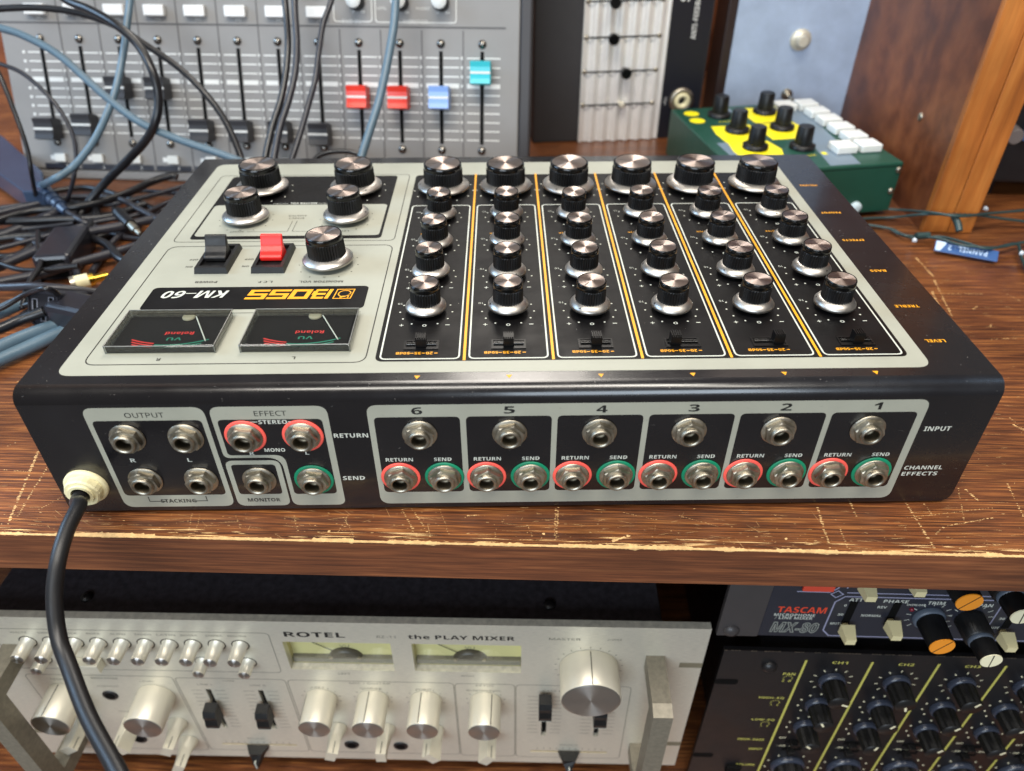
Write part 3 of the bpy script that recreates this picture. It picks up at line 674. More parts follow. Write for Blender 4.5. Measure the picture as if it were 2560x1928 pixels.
for k in range(8): pr_ += [(3.45, 4.9 - k * .55), (3.15, 4.65 - k * .55)]
bore.lathe(pr_ + [(3.2, .5), (1.6, .35), (0.2, .35)], 24, cap1=True); bore_m = bore.mesh('bore', NICKD)
ringm = {}
for nm, mt in (('c', CORAL), ('g', GREENR)): ringm[nm] = G().lathe([(9.3, .1), (9.2, .5), (8.6, .62), (6, .62)], 48, cap1=False).mesh('colour_ring', mt)
def jack(x, y, ring=None):
    o = link('jack_socket', nut_m, mx, FM @ T(x, y, .5 if ring else .12, random.uniform(0, 2)))
    link('washer', wash, o); link('sleeve', slv, o); link('bore', bore_m, o)
    if ring: link('colour_ring', ringm[ring], o, T(0, 0, -.3))
for x in (-172.3, -146.2): jack(x, 49); jack(x, 22.4)
jack(-119.6, 49.2, 'c'); jack(-93.8, 49.3, 'c'); jack(-93.4, 21.6, 'g'); jack(-119, 22)
for i, c in enumerate(CX): jack(c, 49.4); jack(c - 11, 22.4, 'c'); jack(c + 9.6, 22.4, 'g')
# cable gland and the cord that leaves it
gl = G()
gl.lathe([(10, .1), (10, 1.6), (9.2, 2.2), (8, 2.2)], 40, cap1=False)
hx2 = [(x * min(1.3, 8.3 / math.hypot(x, y)), y * min(1.3, 8.3 / math.hypot(x, y))) for x, y in hx]; tp2 = [(x * 1.2, y * 1.2) for x, y in top]
strip(gl, hx2, 2.0, hx2, 5.4); strip(gl, hx2, 5.4, tp2, 6.2); strip(gl, tp2, 6.2, circ(6.0), 6.2); strip(gl, circ(6.0), 6.2, circ(5.8), 7.2, 0, True); strip(gl, circ(5.8), 7.2, circ(4.4), 7.2); strip(gl, circ(4.4), 7.2, circ(4.2), 3)
obj('cable_gland', gl, CREAM, mx, FM @ T(-201, 19.4, 0, R(12)))
cp = [Vector((-.201, .006, .0194)), Vector((-.201, -.010, .0194))] + [pix(*p) for p in ((198, 1262, .335), (168, 1325, .325), (146, 1400, .318), (136, 1490, .315), (146, 1590, .312), (174, 1670, .306), (222, 1794, .292), (300, 1940, .275), (345, 2050, .262))]
obj('power_cord', G().tube([p * 1000 for p in catmull(cp, 10)], 3.3, 18), RUBBER, mx)
# dust and paint nicks on the black areas
g = G()
for _ in range(230):
    y = random.uniform(2, 250); x = random.choice([random.uniform(-213, -203), random.uniform(190, 213), random.uniform(-60, 180), random.uniform(-200, 200)])
    if -203 < x < 188 and 11.5 < y < 258 and not (-60 < x < 179 and 21 < y < 235): continue
    s = random.choice([.07, .09, .12, .17]); zz = z3 + .03 if (-60 < x < 179 and 21 < y < 235) else H + .05
    g.add([(x + s * math.cos(t * 1.2566) * random.uniform(.6, 1.3), y + s * math.sin(t * 1.2566) * random.uniform(.6, 1.2), zz) for t in range(5)], [list(range(5))])
o = obj('dust_specks', g, DUST, mx); o['kind'] = 'stuff'
g = G()
for _ in range(46):
    x = random.uniform(-214, 214); s = random.uniform(.15, .5); a = R(random.uniform(10, 80)); r_ = 6.53
    y, zz = 6.5 - r_ * math.cos(a), H - 6.5 + r_ * math.sin(a)
    g.add([(x, y, zz), (x + s * random.uniform(1, 3), y, zz), (x + s, y + s * .5 * math.sin(a), zz + s * .5 * math.cos(a))], [(0, 1, 2)])
for _ in range(90):    # scuffs on the jack face
    x = random.uniform(-212, 212); z_ = random.uniform(4, 66); a = random.uniform(-.5, .5); L_ = random.uniform(.3, 2.2); t_ = random.uniform(.03, .09)
    g.add([(x, -.2, z_), (x + L_ * math.cos(a), -.2, z_ + L_ * math.sin(a) - t_), (x + L_ * math.cos(a), -.2, z_ + L_ * math.sin(a) + t_)], [(0, 1, 2)])
o = obj('paint_chips', g, mat('scuff_grey', (120, 116, 112), .8), mx); o['kind'] = 'stuff'

# ================================================================== grey mixing console leaning at the back
def mframe(P0, U, V):
    U = Vector(U); V = Vector(V); Wn = U.cross(V)
    mm = Matrix((U, V, Wn)).transposed().to_4x4(); mm.translation = Vector(P0); return mm
CM = mframe((-.3132, .4133, .018), (.99678, -.08016, 0), (.0259, .3221, .9464))
con = thing('mixing_console', 'grey mixing console with rows of faders propped upright behind the black mixer', 'console', CM)
U0, DU = -96.0, 35.3          # first fader, fader pitch
g = G().bbox(-131, 324, -9, 330, -26, 0, 1.2)
obj('body', g, CONG, con)
obj('side_cheek', G().bbox(324.5, 334, -12, 330, -24, 1, 1.5), mat('console_cheek', (52, 50, 52), .5), con)
obj('front_lip', G().bbox(-131, 324, -18, -9.3, -7, -1.5, 2), CONG, con)
for x in (-60, 260):
    a_ = Vector((x, 250, -26)); b_ = CM @ (a_ * S); b_.y += .10; b_.z = .004; b_ = (CM.inverted() @ b_) * 1000
    obj('prop_leg', G().tube([a_, b_], 4, 12), KNOBB, con)
obj('lip_backing', G().box(-131, 324, -16, -9.3, -6.9, -2), CONG, con)
g = G()
obj('section_line', G().box(-131, 312, 112.6, 113.9, .02, .25), COND, con)
fx = [U0 + DU * i for i in range(12)]
for i in range(12):
    x = fx[i] + DU * .54
    if i < 11: obj('channel_line', G().box(x - .45, x + .45, -9, 330 if i < 7 else 111, .02, .22), COND, con)
wht = mat('console_white', (214, 214, 210), .5)
# printed scale behind each fader
sc_ = G()
for j in range(10):
    v = 89.6 - j * 7.35
    hgt = .55 if j != 3 else 1.9
    sc_.box(-13, -2.2, v - hgt, v + hgt, .02, .2); sc_.box(2.2, 15.5, v - hgt, v + hgt, .02, .2)
    sc_.lathe([(1.3, .02), (1.3, .2)], 8, -17, v)
scm = sc_.mesh('fader_scale', wht)
slotm = G().box(-1.5, 1.5, 20, 95, .02, .35).mesh('fader_slot', DARK)
scr = G().lathe([(3.6, 0), (3.5, .8), (2.5, 1.8), (.9, 2.3)], 18).mesh('screw', mat('screw_dark_chrome', (120, 116, 110), .25, 1.0))
def fader_mesh(name, mt, lmt):
    g = G(); pr = [(-8.0, 3), (-9.5, 13), (-8.5, 18.5), (-4.5, 17.4), (0, 17.0), (4.5, 17.4), (8.5, 18.5), (9.5, 13), (8.0, 3)]; n = len(pr)
    g.add([(-8.4, a, b) for a, b in pr] + [(8.4, a, b) for a, b in pr], [(i, n + i, n + (i + 1) % n, (i + 1) % n) for i in range(n)] + [list(range(n)), list(range(n, 2 * n))[::-1]])
    g.box(-8.45, 8.45, -.9, .9, 16.2, 17.3, 1).box(-1, 1, -4, 4, 0, 3)
    return g.mesh(name, [mt, lmt])
fm = dict(k=fader_mesh('fader_cap', mat('fader_black', (44, 44, 48), .42), wht), r=fader_mesh('fader_cap', mat('fader_red', (226, 48, 26), .32), wht),
          b=fader_mesh('fader_cap', mat('fader_blue', (130, 166, 226), .32), wht), t=fader_mesh('fader_cap', mat('fader_teal', (40, 184, 196), .32), wht))
pos = [26, 30, 61, 61, 27, 27, 27, 26, 57, 57, 57.5, 77.5]
col_ = 'kkkkkkkkrrbt'
pfl = G().bbox(-9, 9, -4.4, 4.4, 0, 5, .8).mesh('push_button', mat('button_white', (224, 224, 222), .4))
pflb = G().bbox(-5, 5, -3.6, 3.6, 0, 4, .6).mesh('mute_button', mat('button_white2', (210, 210, 204), .4))
for i, x in enumerate(fx):
    link('fader_slot', slotm, con, T(x, 0, 0)); link('fader_scale', scm, con, T(x, 0, 0))
    link('screw', scr, con, T(x, 100.6, 0)); link('screw', scr, con, T(x, 14.7, 0))
    o = link('fader_cap', fm[col_[i]], con, T(x, pos[i], 0))
    if i < 8:
        link('push_button', pfl, con, T(x + 1.5, 123.4, 0)); text('PFL', x + 3, 116.9, 5, 2, wht, con, z=.2)
        text('EQ', x + 3, 134.4, 5, 2, wht, con, z=.2)
        link('mute_button', pflb, con, T(x + 2, 1.2, 0)); obj('white_strip', G().box(x - 9, x - 4, -1, 3, .02, .25), wht, con)
        obj('number_band', G().box(x - 15.5, x + 17, -8.6, -4.0, .02, .18), NAVY, con); text(str(i + 1), x + 5, -6.3, 2, 3.2, wht, con, z=.3)
        link('knob_dial', G().lathe([(7, 0), (6.6, 10), (6, 10.6)], 20).mesh('knob_dial', KNOBB), con, T(x + 1.5, 148, 0))
def conl(x0, x1, y0, y1):
    g = G(); po = rr(x0, x1, y0, y1, 3, 4); pi = rr(x0 + .7, x1 - .7, y0 + .7, y1 - .7, 2.5, 4); g.ring(po, pi, .02, .22); return obj('section_frame', g, wht, con)
conl(165.8, 199, 116.6, 200); conl(201.4, 270.6, 116.4, 200)
text('SUB IN', 181, 117.2, 15.5, 3, wht, con, z=.4); text('MONITOR', 236, 117.2, 20.5, 3, wht, con, z=.4)
text('LEVEL', 207.5, 127.4, 8, 2.2, wht, con, z=.3); text('PHONES', 242.5, 127.4, 11.5, 2.2, wht, con, z=.3)
for x, mt in ((186, 'r'), (223.4, 'k'), (257.5, 'y')):
    o = obj('level_dial', G().lathe([(7, 0), (7, 6), (6.2, 12)], 20, cap1=False), KNOBB, con, T(x, 132, 0))
    obj('dial_cap', G().lathe([(6.2, 12), (4.5, 13), (0.3, 13.2)], 20), mat('dial_white', (206, 208, 206), .4), o)
    text('7  8', x + 1, 124.4, 12, 2, wht, con, z=.3)

# ================================================================== black preamp box with ribbed slider plate
EM = frame((.031, .500, 0), 5.87)
eq = thing('slider_preamp', 'black preamp box standing on end, ribbed silver plate with slider slots', 'preamp', EM)
obj('case', G().bbox(-3, 168, .3, 300, -60, 0, 1.5), mat('eq_black', (50, 48, 48), .55, var=.06), eq)
obj('side_band', G().box(127, 166, .5, 298, .05, .8), mat('eq_navy', (26, 26, 34), .4), eq)
g = G(); xs = []; xx = 43.0
while xx <= 126: xs.append(xx); xx += 1.6
A = []
for xx in xs:
    z_ = 3.0 + 1.5 * math.cos((xx - 43) / 12.2 * 2 * PI); A.append((xx, z_))
g.add([(a, .8, b) for a, b in A] + [(a, 299, b) for a, b in A], [(i, i + 1, len(A) + i + 1, len(A) + i) for i in range(len(A) - 1)], 0, True)
g.box(43, 126, .9, 298.9, .05, 1.0)
obj('ribbed_plate', g, mat('eq_silver', (236, 233, 228), .36, .35, var=.05), eq)
for k, v in enumerate((37.5, 69, 100, 131, 162)):
    o = obj('slider_slot', G().box(48, 113, v - .7, v + .7, 4.4, 5.0), DARK, eq)
    for xx in (45.5, 116): obj('rivet', G().lathe([(2.4, 3.2), (2.2, 4.4), (.8, 5)], 14, xx, v), NICK, o)
    ux = (84.6, 84.6, 70, 69, 90)[k]
    if k: obj('slider_knob', G().lathe([(3.4, 3.4), (5, 11), (5.2, 15), (4.2, 16)], 20, ux, v), KNOBG, o)
    else: obj('slider_knob', G().lathe([(3.0, 3.4), (3.0, 8), (2, 10)], 16, ux, v), SILK, o)
text('ANTI-FEEDBACK', 150.5, 117, 44, 5, wht, eq, z=.95, rot=PI / 2, bold=.03)
text('VOL', 130.4, 38, 8, 2.6, wht, eq, z=.95, rot=PI / 2)
text('SH', 138, 136, 16, 9, wht, eq, z=.95, rot=PI / 2, bold=.05)
o = obj('socket', G().lathe([(12.4, .8), (12.4, 3), (10.5, 4.2), (8, 4.2), (8, 3)], 36, 146.8, 38, cap1=False), NICK, eq)
obj('socket_bush', G().lathe([(7.9, 3), (7.6, 6), (4, 6), (3.6, -2), (.3, -2)], 28, 146.8, 38), CREAM, o)

# ================================================================== blue-grey stomp plate
PM = frame((.2, .52, 0), -1.0)
pl = thing('footswitch_box', 'pale blue grey metal box with one round silver footswitch, standing against the divider', 'footswitch', PM)
obj('case', G().bbox(12, 150, .3, 280, -48, -1.6, 2), mat('plate_side', (46, 34, 32), .35), pl)
obj('top_plate', G().bbox(21, 149.5, 2, 279, -1.5, 0, .5), BLUEPL, pl)
o = obj('footswitch', G().lathe([(10, 0), (10, 2), (8.6, 3.4), (5.6, 3.4), (5.4, 9), (4.4, 10.2)], 32, 86, 93), SILK, pl)
o = obj('toggle', G().lathe([(5.4, 0), (5.4, 3), (3.8, 3.4), (3.8, 7), (1.8, 7.2), (1.6, 14), (2.4, 19), (1.4, 21)], 24, 84, 42), NICK, pl)

# ================================================================== green sequencer box
a = R(8.6); GMm = Matrix.Translation((.319, .325, 0)) @ Matrix.Rotation(a, 4, 'Z')
gb = thing('green_groovebox', 'small dark green synth box with yellow print, black knobs and white keys', 'synth', GMm)
HG = 46.0
obj('case', G().bbox(-141, 0, 0, 158, 4, HG, 1.2), GREENB, gb)
for x, y in ((-20, 16), (-124, 16), (-20, 142), (-124, 142)): obj('foot', G().lathe([(6, 0), (6.4, 4)], 16, x, y), mat('clear_foot', (170, 180, 180), .25), gb)
def gdec(nm, pts, mt, z=HG + .08): return obj(nm, G().prism(pts, HG + .02, z), mt, gb)
gdec('slate_strip', [(-62, 3), (-36, 3), (-16, 150), (-34, 156), (-52, 60)], SLATE)
gdec('slate_strip', [(-132, 30), (-118, 30), (-118, 66), (-132, 66)], SLATE)
gdec('slate_strip', [(-96, 140), (-86, 140), (-86, 157), (-96, 157)], SLATE)
for cx_, cy_ in ((-103.4, 91), (-61.5, 91.2), (-58.6, 134), (-104.6, 49.8)):
    gdec('yellow_hexagon', [(cx_ - 21, cy_ - 4), (cx_ - 20, cy_ - 26), (cx_ + 14, cy_ - 26), (cx_ + 20.5, cy_ - 6), (cx_ + 17, cy_ + 14), (cx_ - 18, cy_ + 15)], YELP, HG + .16)
for cx_, cy_ in ((-126.3, 142.5), (-128, 123)): obj('yellow_dot', G().lathe([(7, HG + .03), (7, HG + .16)], 20, cx_, cy_), YELP, gb)
kb = G().lathe([(10.5, 0), (10.5, 3), (7.2, 4)], 32, cap1=False).lathe([(7.2, 4), (6.6, 17.5), (5.8, 18.3)], 28, flute=((0, 1), .09), mi=0).mesh('synth_knob', KNOBB)
for cx_, cy_ in ((-103.5, 132), (-58.6, 134), (-103.4, 91), (-61.5, 91.2), (-104.8, 49.8), (-66.2, 43.4)): link('synth_knob', kb, gb, T(cx_, cy_, HG + .2))
key = G().bbox(-9.2, 9.2, -8.2, 8.2, 0, 6.5, 1.2).mesh('white_key', WHITEK)
for k in range(6): link('white_key', key, gb, T(-15.5, 31 + k * 21.6, HG + .1))
for cy_ in (31, 139): link('white_key', key, gb, T(-37, cy_, HG + .1))
for k in range(6): obj('yellow_mark', G().box(-5.5, -3, 40 + k * 21.6, 43 + k * 21.6, HG + .03, HG + .2), YELP, gb)
obj('yellow_mark', G().box(-56, -52, 26, 31, HG + .03, HG + .25), YELP, gb)
obj('lid_seam', G().box(-140.6, -.4, -.06, .02, HG - 3.2, HG - 2.7), DARK, gb)
for (tx, x, y, wd) in (('CUTOFF', -103, 116, 14), ('PITCH', -60, 116, 12), ('DECAY', -103, 73, 12), ('TIME', -62, 73, 10), ('RUN', -37, 45, 8), ('OSC', -66, 26, 8)): text(tx, x, y, wd, 3, YELP, gb, z=HG + .3)
scw = G().lathe([(2.6, 0), (2.4, 1), (1.2, 1.6)], 14).mesh('case_screw', NICK)
for x, z in ((-3, 40), (-4, 22)): link('case_screw', scw, gb, Matrix(((1, 0, 0, x * S), (0, 0, -1, -.0), (0, 1, 0, z * S), (0, 0, 0, 1))))
link('case_screw', G().lathe([(5, 0), (4.6, 3), (2, 4)], 16).mesh('case_screw', mat('clear_bumper', (196, 214, 220), .12)), gb, Matrix(((1, 0, 0, -.032), (0, 0, -1, -.0), (0, 1, 0, .010), (0, 0, 0, 1))))

# ================================================================== silver play mixer under the shelf (origin at the panel's top right corner)
RM = frame((.1236, .0175, -.130), -2.02)
ro = thing('silver_rack_mixer', 'brushed silver rack mixer with tall round knobs and two cream meters, on the lower shelf', 'mixer', RM)
m1 = (-272, -202.2, -53.6, -21.8); m2 = (-188.6, -118, -53.2, -21.6)
slots = [(-337, -333.4, -134, -81), (-300.4, -296.8, -134, -81), (-103, -99.4, -136, -78), (-65, -61.4, -136, -78), (-344, -287, -159, -157), (-110.4, -53, -160.6, -158.4), (-483, -468, -43, -37.5), (-483, -468, -146.5, -141), (-15, 0, -43, -37.5), (-15, 0, -146.5, -141)]
obj('front_panel', G().plate(-483, 0, -177, 0, -5, 0, [m1, m2] + slots[:6]), SILV, ro)
for s in slots[6:]: obj('rack_slot', G().box(s[0] + .2, s[1] + .05, s[2], s[3], .02, .12), mat('slot_shade', (120, 112, 92), .6), ro)
obj('top_cover', G().bbox(-468, -28, -12, -9, -320, -5.2, .8), FELT, ro)
obj('case', G().box(-466, -30, -165, -12.2, -318, -24), RACKB, ro)
foot_m = G().box(-10, 10, -36.5, 0, -10, 10).mesh('foot', RUBBER)
for x in (-440, -60):
    for z_ in (-50, -290): link('foot', foot_m, ro, T(x, -165.1, z_))
for x, z_ in ((-405, -22), (-100, -22)): obj('cover_screw', G().lathe([(4, 0), (3.6, 1.4), (1.4, 2.2)], 18), RACKB, ro, Matrix(((1, 0, 0, x * S), (0, 0, 1, -.0089), (0, -1, 0, z_ * S), (0, 0, 0, 1))))
slotb = mat('slot_brass', (150, 124, 62), .5)
for s in slots[:6]: obj('slot_floor', G().box(s[0], s[1], s[2], s[3], -4.9, -.5 if s[3] - s[2] < 10 else -3), slotb if s[3] - s[2] < 10 else DARK, ro)
for (a0, a1, b0, b1) in (m1, m2):
    mt = obj('level_meter', G().box(a0, a1, b0, b1, -10, -9), VUCREAM, ro)
    g = G(); g.add([(a0, b0, -9), (a1, b0, -9), (a1, b1, -9), (a0, b1, -9), (a0, b0, -4.9), (a1, b0, -4.9), (a1, b1, -4.9), (a0, b1, -4.9)], [(0, 1, 5, 4), (1, 2, 6, 5), (2, 3, 7, 6), (3, 0, 4, 7)])
    obj('meter_well', g, mat('meter_wall', (206, 196, 140), .5), mt)
    cm = (a0 + a1) / 2
    obj('movement', G().lathe([(12, -8.9), (12, -6.5), (10.5, -5.6)], 28, cm + 1, b0 + 1.0), mat('meter_movement', (70, 64, 52), .35), mt)
    obj('meter_base', G().box(a0 + .5, a1 - .5, b0 + .2, b0 + 5, -8.9, -5.4), mat('meter_base_grey', (112, 108, 96), .5), mt)  # plain grey ledge along the meter's bottom
    for dx in (-8.5, 10.5): obj('meter_screw', G().lathe([(1.5, -6), (1.3, -5.0)], 10, cm + dx, b0 + 5.6), NICK, mt)
    text('VU', cm + 1, b1 - 17.5, 6.5, 3.0, PALEPRINT, mt, z=-8.9)
    obj('needle', G().tube([(cm - 6, b0 + 9, -8), (cm - 20, b1 - 12, -8)], .25, 6), BLACKI, mt)
    obj('meter_glass', G().add([(a0, b0, -4.8), (a1, b0, -4.8), (a1, b1, -4.8), (a0, b1, -4.8)], [(0, 1, 2, 3)]), ACRYL, mt)
def rt(s, cx, cy, wd, ht, mt=PALEPRINT, **k): return text(s, cx, cy, wd, ht, mt, ro, z=.08, **k)
rt('ROTEL', -249.8, -13.4, 39, 5.4, BLACKI, bold=.02); rt('RZ-11', -204, -14.4, 12, 2.6); rt('the PLAY MIXER', -156, -13.8, 68, 4.6, BLACKI, bold=.014); rt('MASTER', -90.4, -13.5, 20, 2.4); rt('CLIPPER', -59, -13.2, 9, 1.8)
rt('LEFT', -236.7, -58, 8, 1.8); rt('RIGHT', -153.4, -57.9, 9, 1.8); rt('MIC / GUITAR', -221, -69.4, 28, 2); rt('ECHO', -142.6, -69.4, 12, 1.8); rt('BLEND LEVEL', -143.2, -75.8, 24, 1.9)
rt('LEFT', -257.5, -75.8, 9, 1.8); rt('CENTER', -221, -75.8, 15, 1.8); rt('RIGHT', -184.5, -75.8, 11, 1.8); rt('LINE', -318, -69.4, 8, 1.8); rt('LINE I', -336, -74.6, 10, 1.8); rt('LINE II', -299, -74.6, 11, 1.8); rt('RHYTHM', -404, -69.2, 18, 1.9); rt('TEMPO', -436, -71.5, 13, 1.9); rt('LEVEL', -375, -72, 10, 1.7); rt('START/STOP', -405, -79.5, 15, 1.6); rt('TONE', -404, -113, 10, 1.7); rt('BALANCE', -82, -148.8, 13, 1.8); rt('BALANCE', -316, -148.8, 13, 1.6); rt('BASS LEVEL', -92, -74.6, 22, 1.8)
for x, s, wd in zip([-442, -424, -408, -393, -377, -361, -346, -331, -315, -300], ['WALTZ', 'SWING', 'ROCK', 'ROCK', 'SLOW', 'TANGO', 'LATIN', 'BOSSA', 'SAMBA', 'BEGUINE'], [11, 11, 9, 9, 10, 11, 12, 11, 11, 12]): rt(s, x, -16.5, wd, 1.7)
gl_ = G()
def rframe(x0, x1, y0, y1):
    g = G(); po = rr(x0, x1, y0, y1, 4, 4); pi = rr(x0 + .45, x1 - .45, y0 + .45, y1 - .45, 3.6, 4); n = len(po)
    g.add([(x, y, .05) for x, y in po] + [(x, y, .05) for x, y in pi], [(i, (i + 1) % n, n + (i + 1) % n, n + i) for i in range(n)]); return obj('panel_line', g, PALEPRINT, ro)
rframe(-460, -279, -58.4, -12.4); rframe(-458.5, -356, -168, -65.5); rframe(-355, -278.5, -167, -66.5); rframe(-277.6, -163.6, -167, -66.8); rframe(-163.2, -122, -168, -67.2); rframe(-121.6, -43, -168.4, -67.4)
btn = G().lathe([(5.2, 0), (5.0, .6), (4.6, .6), (4.4, 12.6), (4.2, 13.2)], 24, cap1=False).lathe([(5.9, .06), (4.6, .07)], 24, mi=1, cap1=False).lathe([(4.2, 13.2), (3.4, 13.8), (.2, 13.8)], 24, mi=2).mesh('push_button', [SILK, DARK, SPUN2])
for k in range(10): link('push_button', btn, ro, T(-439.5 + k * 15.5, -26.6, 0))
btn2 = G().lathe([(5, 0), (4.6, .6), (4.2, .6), (4.0, 9), (3.8, 9.6)], 24, cap1=False).lathe([(5.6, .06), (4.4, .07)], 24, mi=1, cap1=False).lathe([(3.8, 9.6), (3.1, 10), (.2, 10)], 24, mi=2).mesh('push_button', [SILK, DARK, SPUN2])
for x in (-437, -329.6, -299.2): link('push_button', btn2, ro, T(x, -46.5, 0))
obj('start_key', G().bbox(-424, -397, -52.4, -43.6, 0, 7, .6), SILK, ro)
obj('lamp', G().lathe([(2, .02), (1.6, 1)], 12, -372, -47), DARK, ro)
def rknob(r, h):
    b = G().lathe([(r * 1.0, 0), (r * 1.0, h - .9), (r * .97, h - .3)], 56, cap1=False).mesh('round_knob', SILK)
    f = G().lathe([(r * .97, h - .3), (r * .9, h), (.2, h)], 56, smooth=False).mesh('knob_face', SPUN2)
    l = G().box(-.28, .28, r * .985, r * 1.012, 1, h - .6).mesh('index_line', BLACKI)
    return b, f, l
def rput(K, x, y, a):
    o = link('round_knob', K[0], ro, T(x, y, .2, R(a))); link('knob_face', K[1], o); link('index_line', K[2], o)
K1 = rknob(10.9, 23); K2 = rknob(19.3, 24); K3 = rknob(13, 24)
for x, a in ((-257, 60), (-220.8, 8), (-184, 12), (-142.4, -25)): rput(K1, x, -88.6, a)
rput(K2, -73.6, -44, 0); rput(K3, -437, -89.5, 5); rput(K3, -373.5, -89.5, 70)
def lever(x, y, a, h=22):
    g = G(); n = 24; rings = []
    for t in (0, .08, .35, .7, 1.0):
        z_ = .2 + (h - .2) * t; k = min(1, max(0, (t - .08) / .5)); k = k * k * (3 - 2 * k)
        R0 = 7.2 - 1.2 * t; rings.append([((R0 * math.cos(2 * PI * i / n)) * (1 - k) + k * max(-5.6, min(5.6, 9 * math.cos(2 * PI * i / n))), (R0 * math.sin(2 * PI * i / n)) * (1 - k) + k * max(-3.6, min(3.6, 9 * math.sin(2 * PI * i / n))), z_) for i in range(n)])
    V = [p for r_ in rings for p in r_]
    g.add(V, [(k * n + i, k * n + (i + 1) % n, (k + 1) * n + (i + 1) % n, (k + 1) * n + i) for k in range(4) for i in range(n)], 0, False); g.add(rings[-1], [list(range(n))])
    o = obj('lever_knob', g, SILK, ro, T(x, y, 0, R(a))); obj('index_line', G().box(5.62, 5.75, -.25, .25, 9, h - .4), BLACKI, o)
for x, y, a in ((-252, -129, 70), (-216.6, -129, 88), (-181, -129, 130), (-141.6, -130, 55), (-440, -128, 35), (-402, -126, 120), (-369, -127, 65), (-368, -153, 62)): lever(x, y, a)
for x, y in ((-407, -91), (-405.3, -152.5), (-245, -155), (-208, -155.5)): (lambda o: obj('socket_hole', G().lathe([(3.6, .82), (3.2, .9), (.2, .9)], 24, x, y), DARK, o))(obj('socket', G().lathe([(5.6, .1), (5.2, .8), (3.5, .8)], 28, x, y, cap1=False), RACKB, ro))
sc2 = G()
for k in range(11):
    for s in (-1, 1): sc2.add([(s * 4.5, -82 - k * 4.9, .06), (s * 12, -82 - k * 4.9, .06), (s * 12, -82.35 - k * 4.9, .06), (s * 4.5, -82.35 - k * 4.9, .06)], [(0, 1, 2, 3)[::s]])
s2m = sc2.mesh('slider_scale', PALEPRINT)
for x, v in ((-335.2, -103), (-298.6, -103), (-101.2, -84), (-63.2, -92)):
    link('slider_scale', s2m, ro, T(x, 0, 0))
    g = G(); pr = [(9, 2), (8, 9), (4, 11), (0, 10.6), (-5, 12), (-8.6, 11.6), (-9, 8), (-9, 2)]; n = len(pr)
    g.add([(-4.4, a, b) for a, b in pr] + [(4.4, a, b) for a, b in pr], [(i, n + i, n + (i + 1) % n, (i + 1) % n) for i in range(n)] + [list(range(n)), list(range(n, 2 * n))[::-1]])
    g.box(-1, 1, -6, 6, -4, 2)
    o = obj('slider_cap', g, KNOBB, ro, T(x, v, .3)); obj('slider_edge', G().box(-4.4, 4.4, -9.5, -9.05, 7.6, 11.4), WHITEP, o)
for x in (-316.4, -81.6):
    g = G(); po = [(-8.5, 1.5), (-7.5, -4), (-3, -8), (-2.6, -13), (2.6, -13), (3, -8), (7.5, -4), (8.5, 1.5)]
    g.add([(a, b, .6) for a, b in po] + [(a * .55, b * .9, 12 if b < -5 else 8) for a, b in po], [(i, (i + 1) % 8, 8 + (i + 1) % 8, 8 + i) for i in range(8)] + [list(range(8, 16))])
    o = obj('balance_slider', g, KNOBB, ro, T(x, -158.5, 0)); obj('index_line', G().box(-.4, .4, -11.5, -3.2, 10.2, 12.3), WHITEP, o)
    sm_ = G()
    for k in range(11): sm_.add([(x - 24 + k * 4.8, -156, .06), (x - 23.6 + k * 4.8, -156, .06), (x - 23.6 + k * 4.8, -153.4, .06), (x - 24 + k * 4.8, -153.4, .06)], [(0, 1, 2, 3)])
    obj('slider_scale', sm_, PALEPRINT, ro)
def ticks(x, y, r, n, ln, mt, parent, z=.08, a0=-135, a1=135, name='tick_ring', wd=.25):
    g = G()
    for k in range(n):
        a = R(90 - (a0 + (a1 - a0) * k / (n - 1))); c, s = math.cos(a), math.sin(a)
        g.add([(x + r * c - wd * s, y + r * s + wd * c, z), (x + r * c + wd * s, y + r * s - wd * c, z), (x + (r + ln) * c + wd * s, y + (r + ln) * s - wd * c, z), (x + (r + ln) * c - wd * s, y + (r + ln) * s + wd * c, z)], [(0, 1, 2, 3)])
    return obj(name, g, mt, parent)
ticks(-73.6, -44, 21, 17, 1.6, PALEPRINT, ro)
for x in (-257, -220.8, -184, -142.4): ticks(x, -88.6, 12.4, 11, 1.4, PALEPRINT, ro)
for x in (-37.5, -458):     # carrying handles
    g = G(); t = 12.0
    pr = [(-30, 0), (-30.5, 32), (-33, 40), (-150, 40), (-156, 32), (-157, 0), (-144, 0), (-143, 27), (-44, 27), (-43, 0)]; n = len(pr)
    g.add([(x, a, b) for a, b in pr] + [(x + t, a, b) for a, b in pr], [(i, (i + 1) % n, n + (i + 1) % n, n + i) for i in range(n)] + [list(range(n))[::-1], list(range(n, 2 * n))])
    obj('handle', g, mat('handle_cast', (130, 124, 110), .5, .4, var=.2, vscale=300), ro)

# ================================================================== rack line mixer right under the shelf (origin at the panel's bottom left)
TM = frame((.1268, .0178, -.136), -2.7)
ta = thing('rack_line_mixer', 'navy rack line mixer with ivory switches and orange and white capped knobs', 'mixer', TM)
obj('front_panel', G().bbox(25.6, 483, 0, 88, -4, 0, .6), NAVY, ta)
obj('rack_ear', G().bbox(0, 25.2, 1, 88, -2.5, 1.5, .5), TGREY, ta)
obj('case', G().bbox(27, 456, 1, 88, -250, -4.3, 1), RACKB, ta)
for x in (60, 420):
    for z_ in (-40, -220): obj('foot', G().box(x - 9, x + 9, -18.5, .9, z_ - 9, z_ + 9), RUBBER, ta)
o = obj('ear_screw', G().lathe([(5, 1.5), (4.6, 3), (2, 4)], 20, 8.2, 7), TGREY, ta)
def tt(s, cx, cy, wd, ht, mt=WHITEP, **k): k.setdefault('bold', .02); return text(s, cx, cy, wd, ht * 1.1, mt, ta, z=.1, **k)
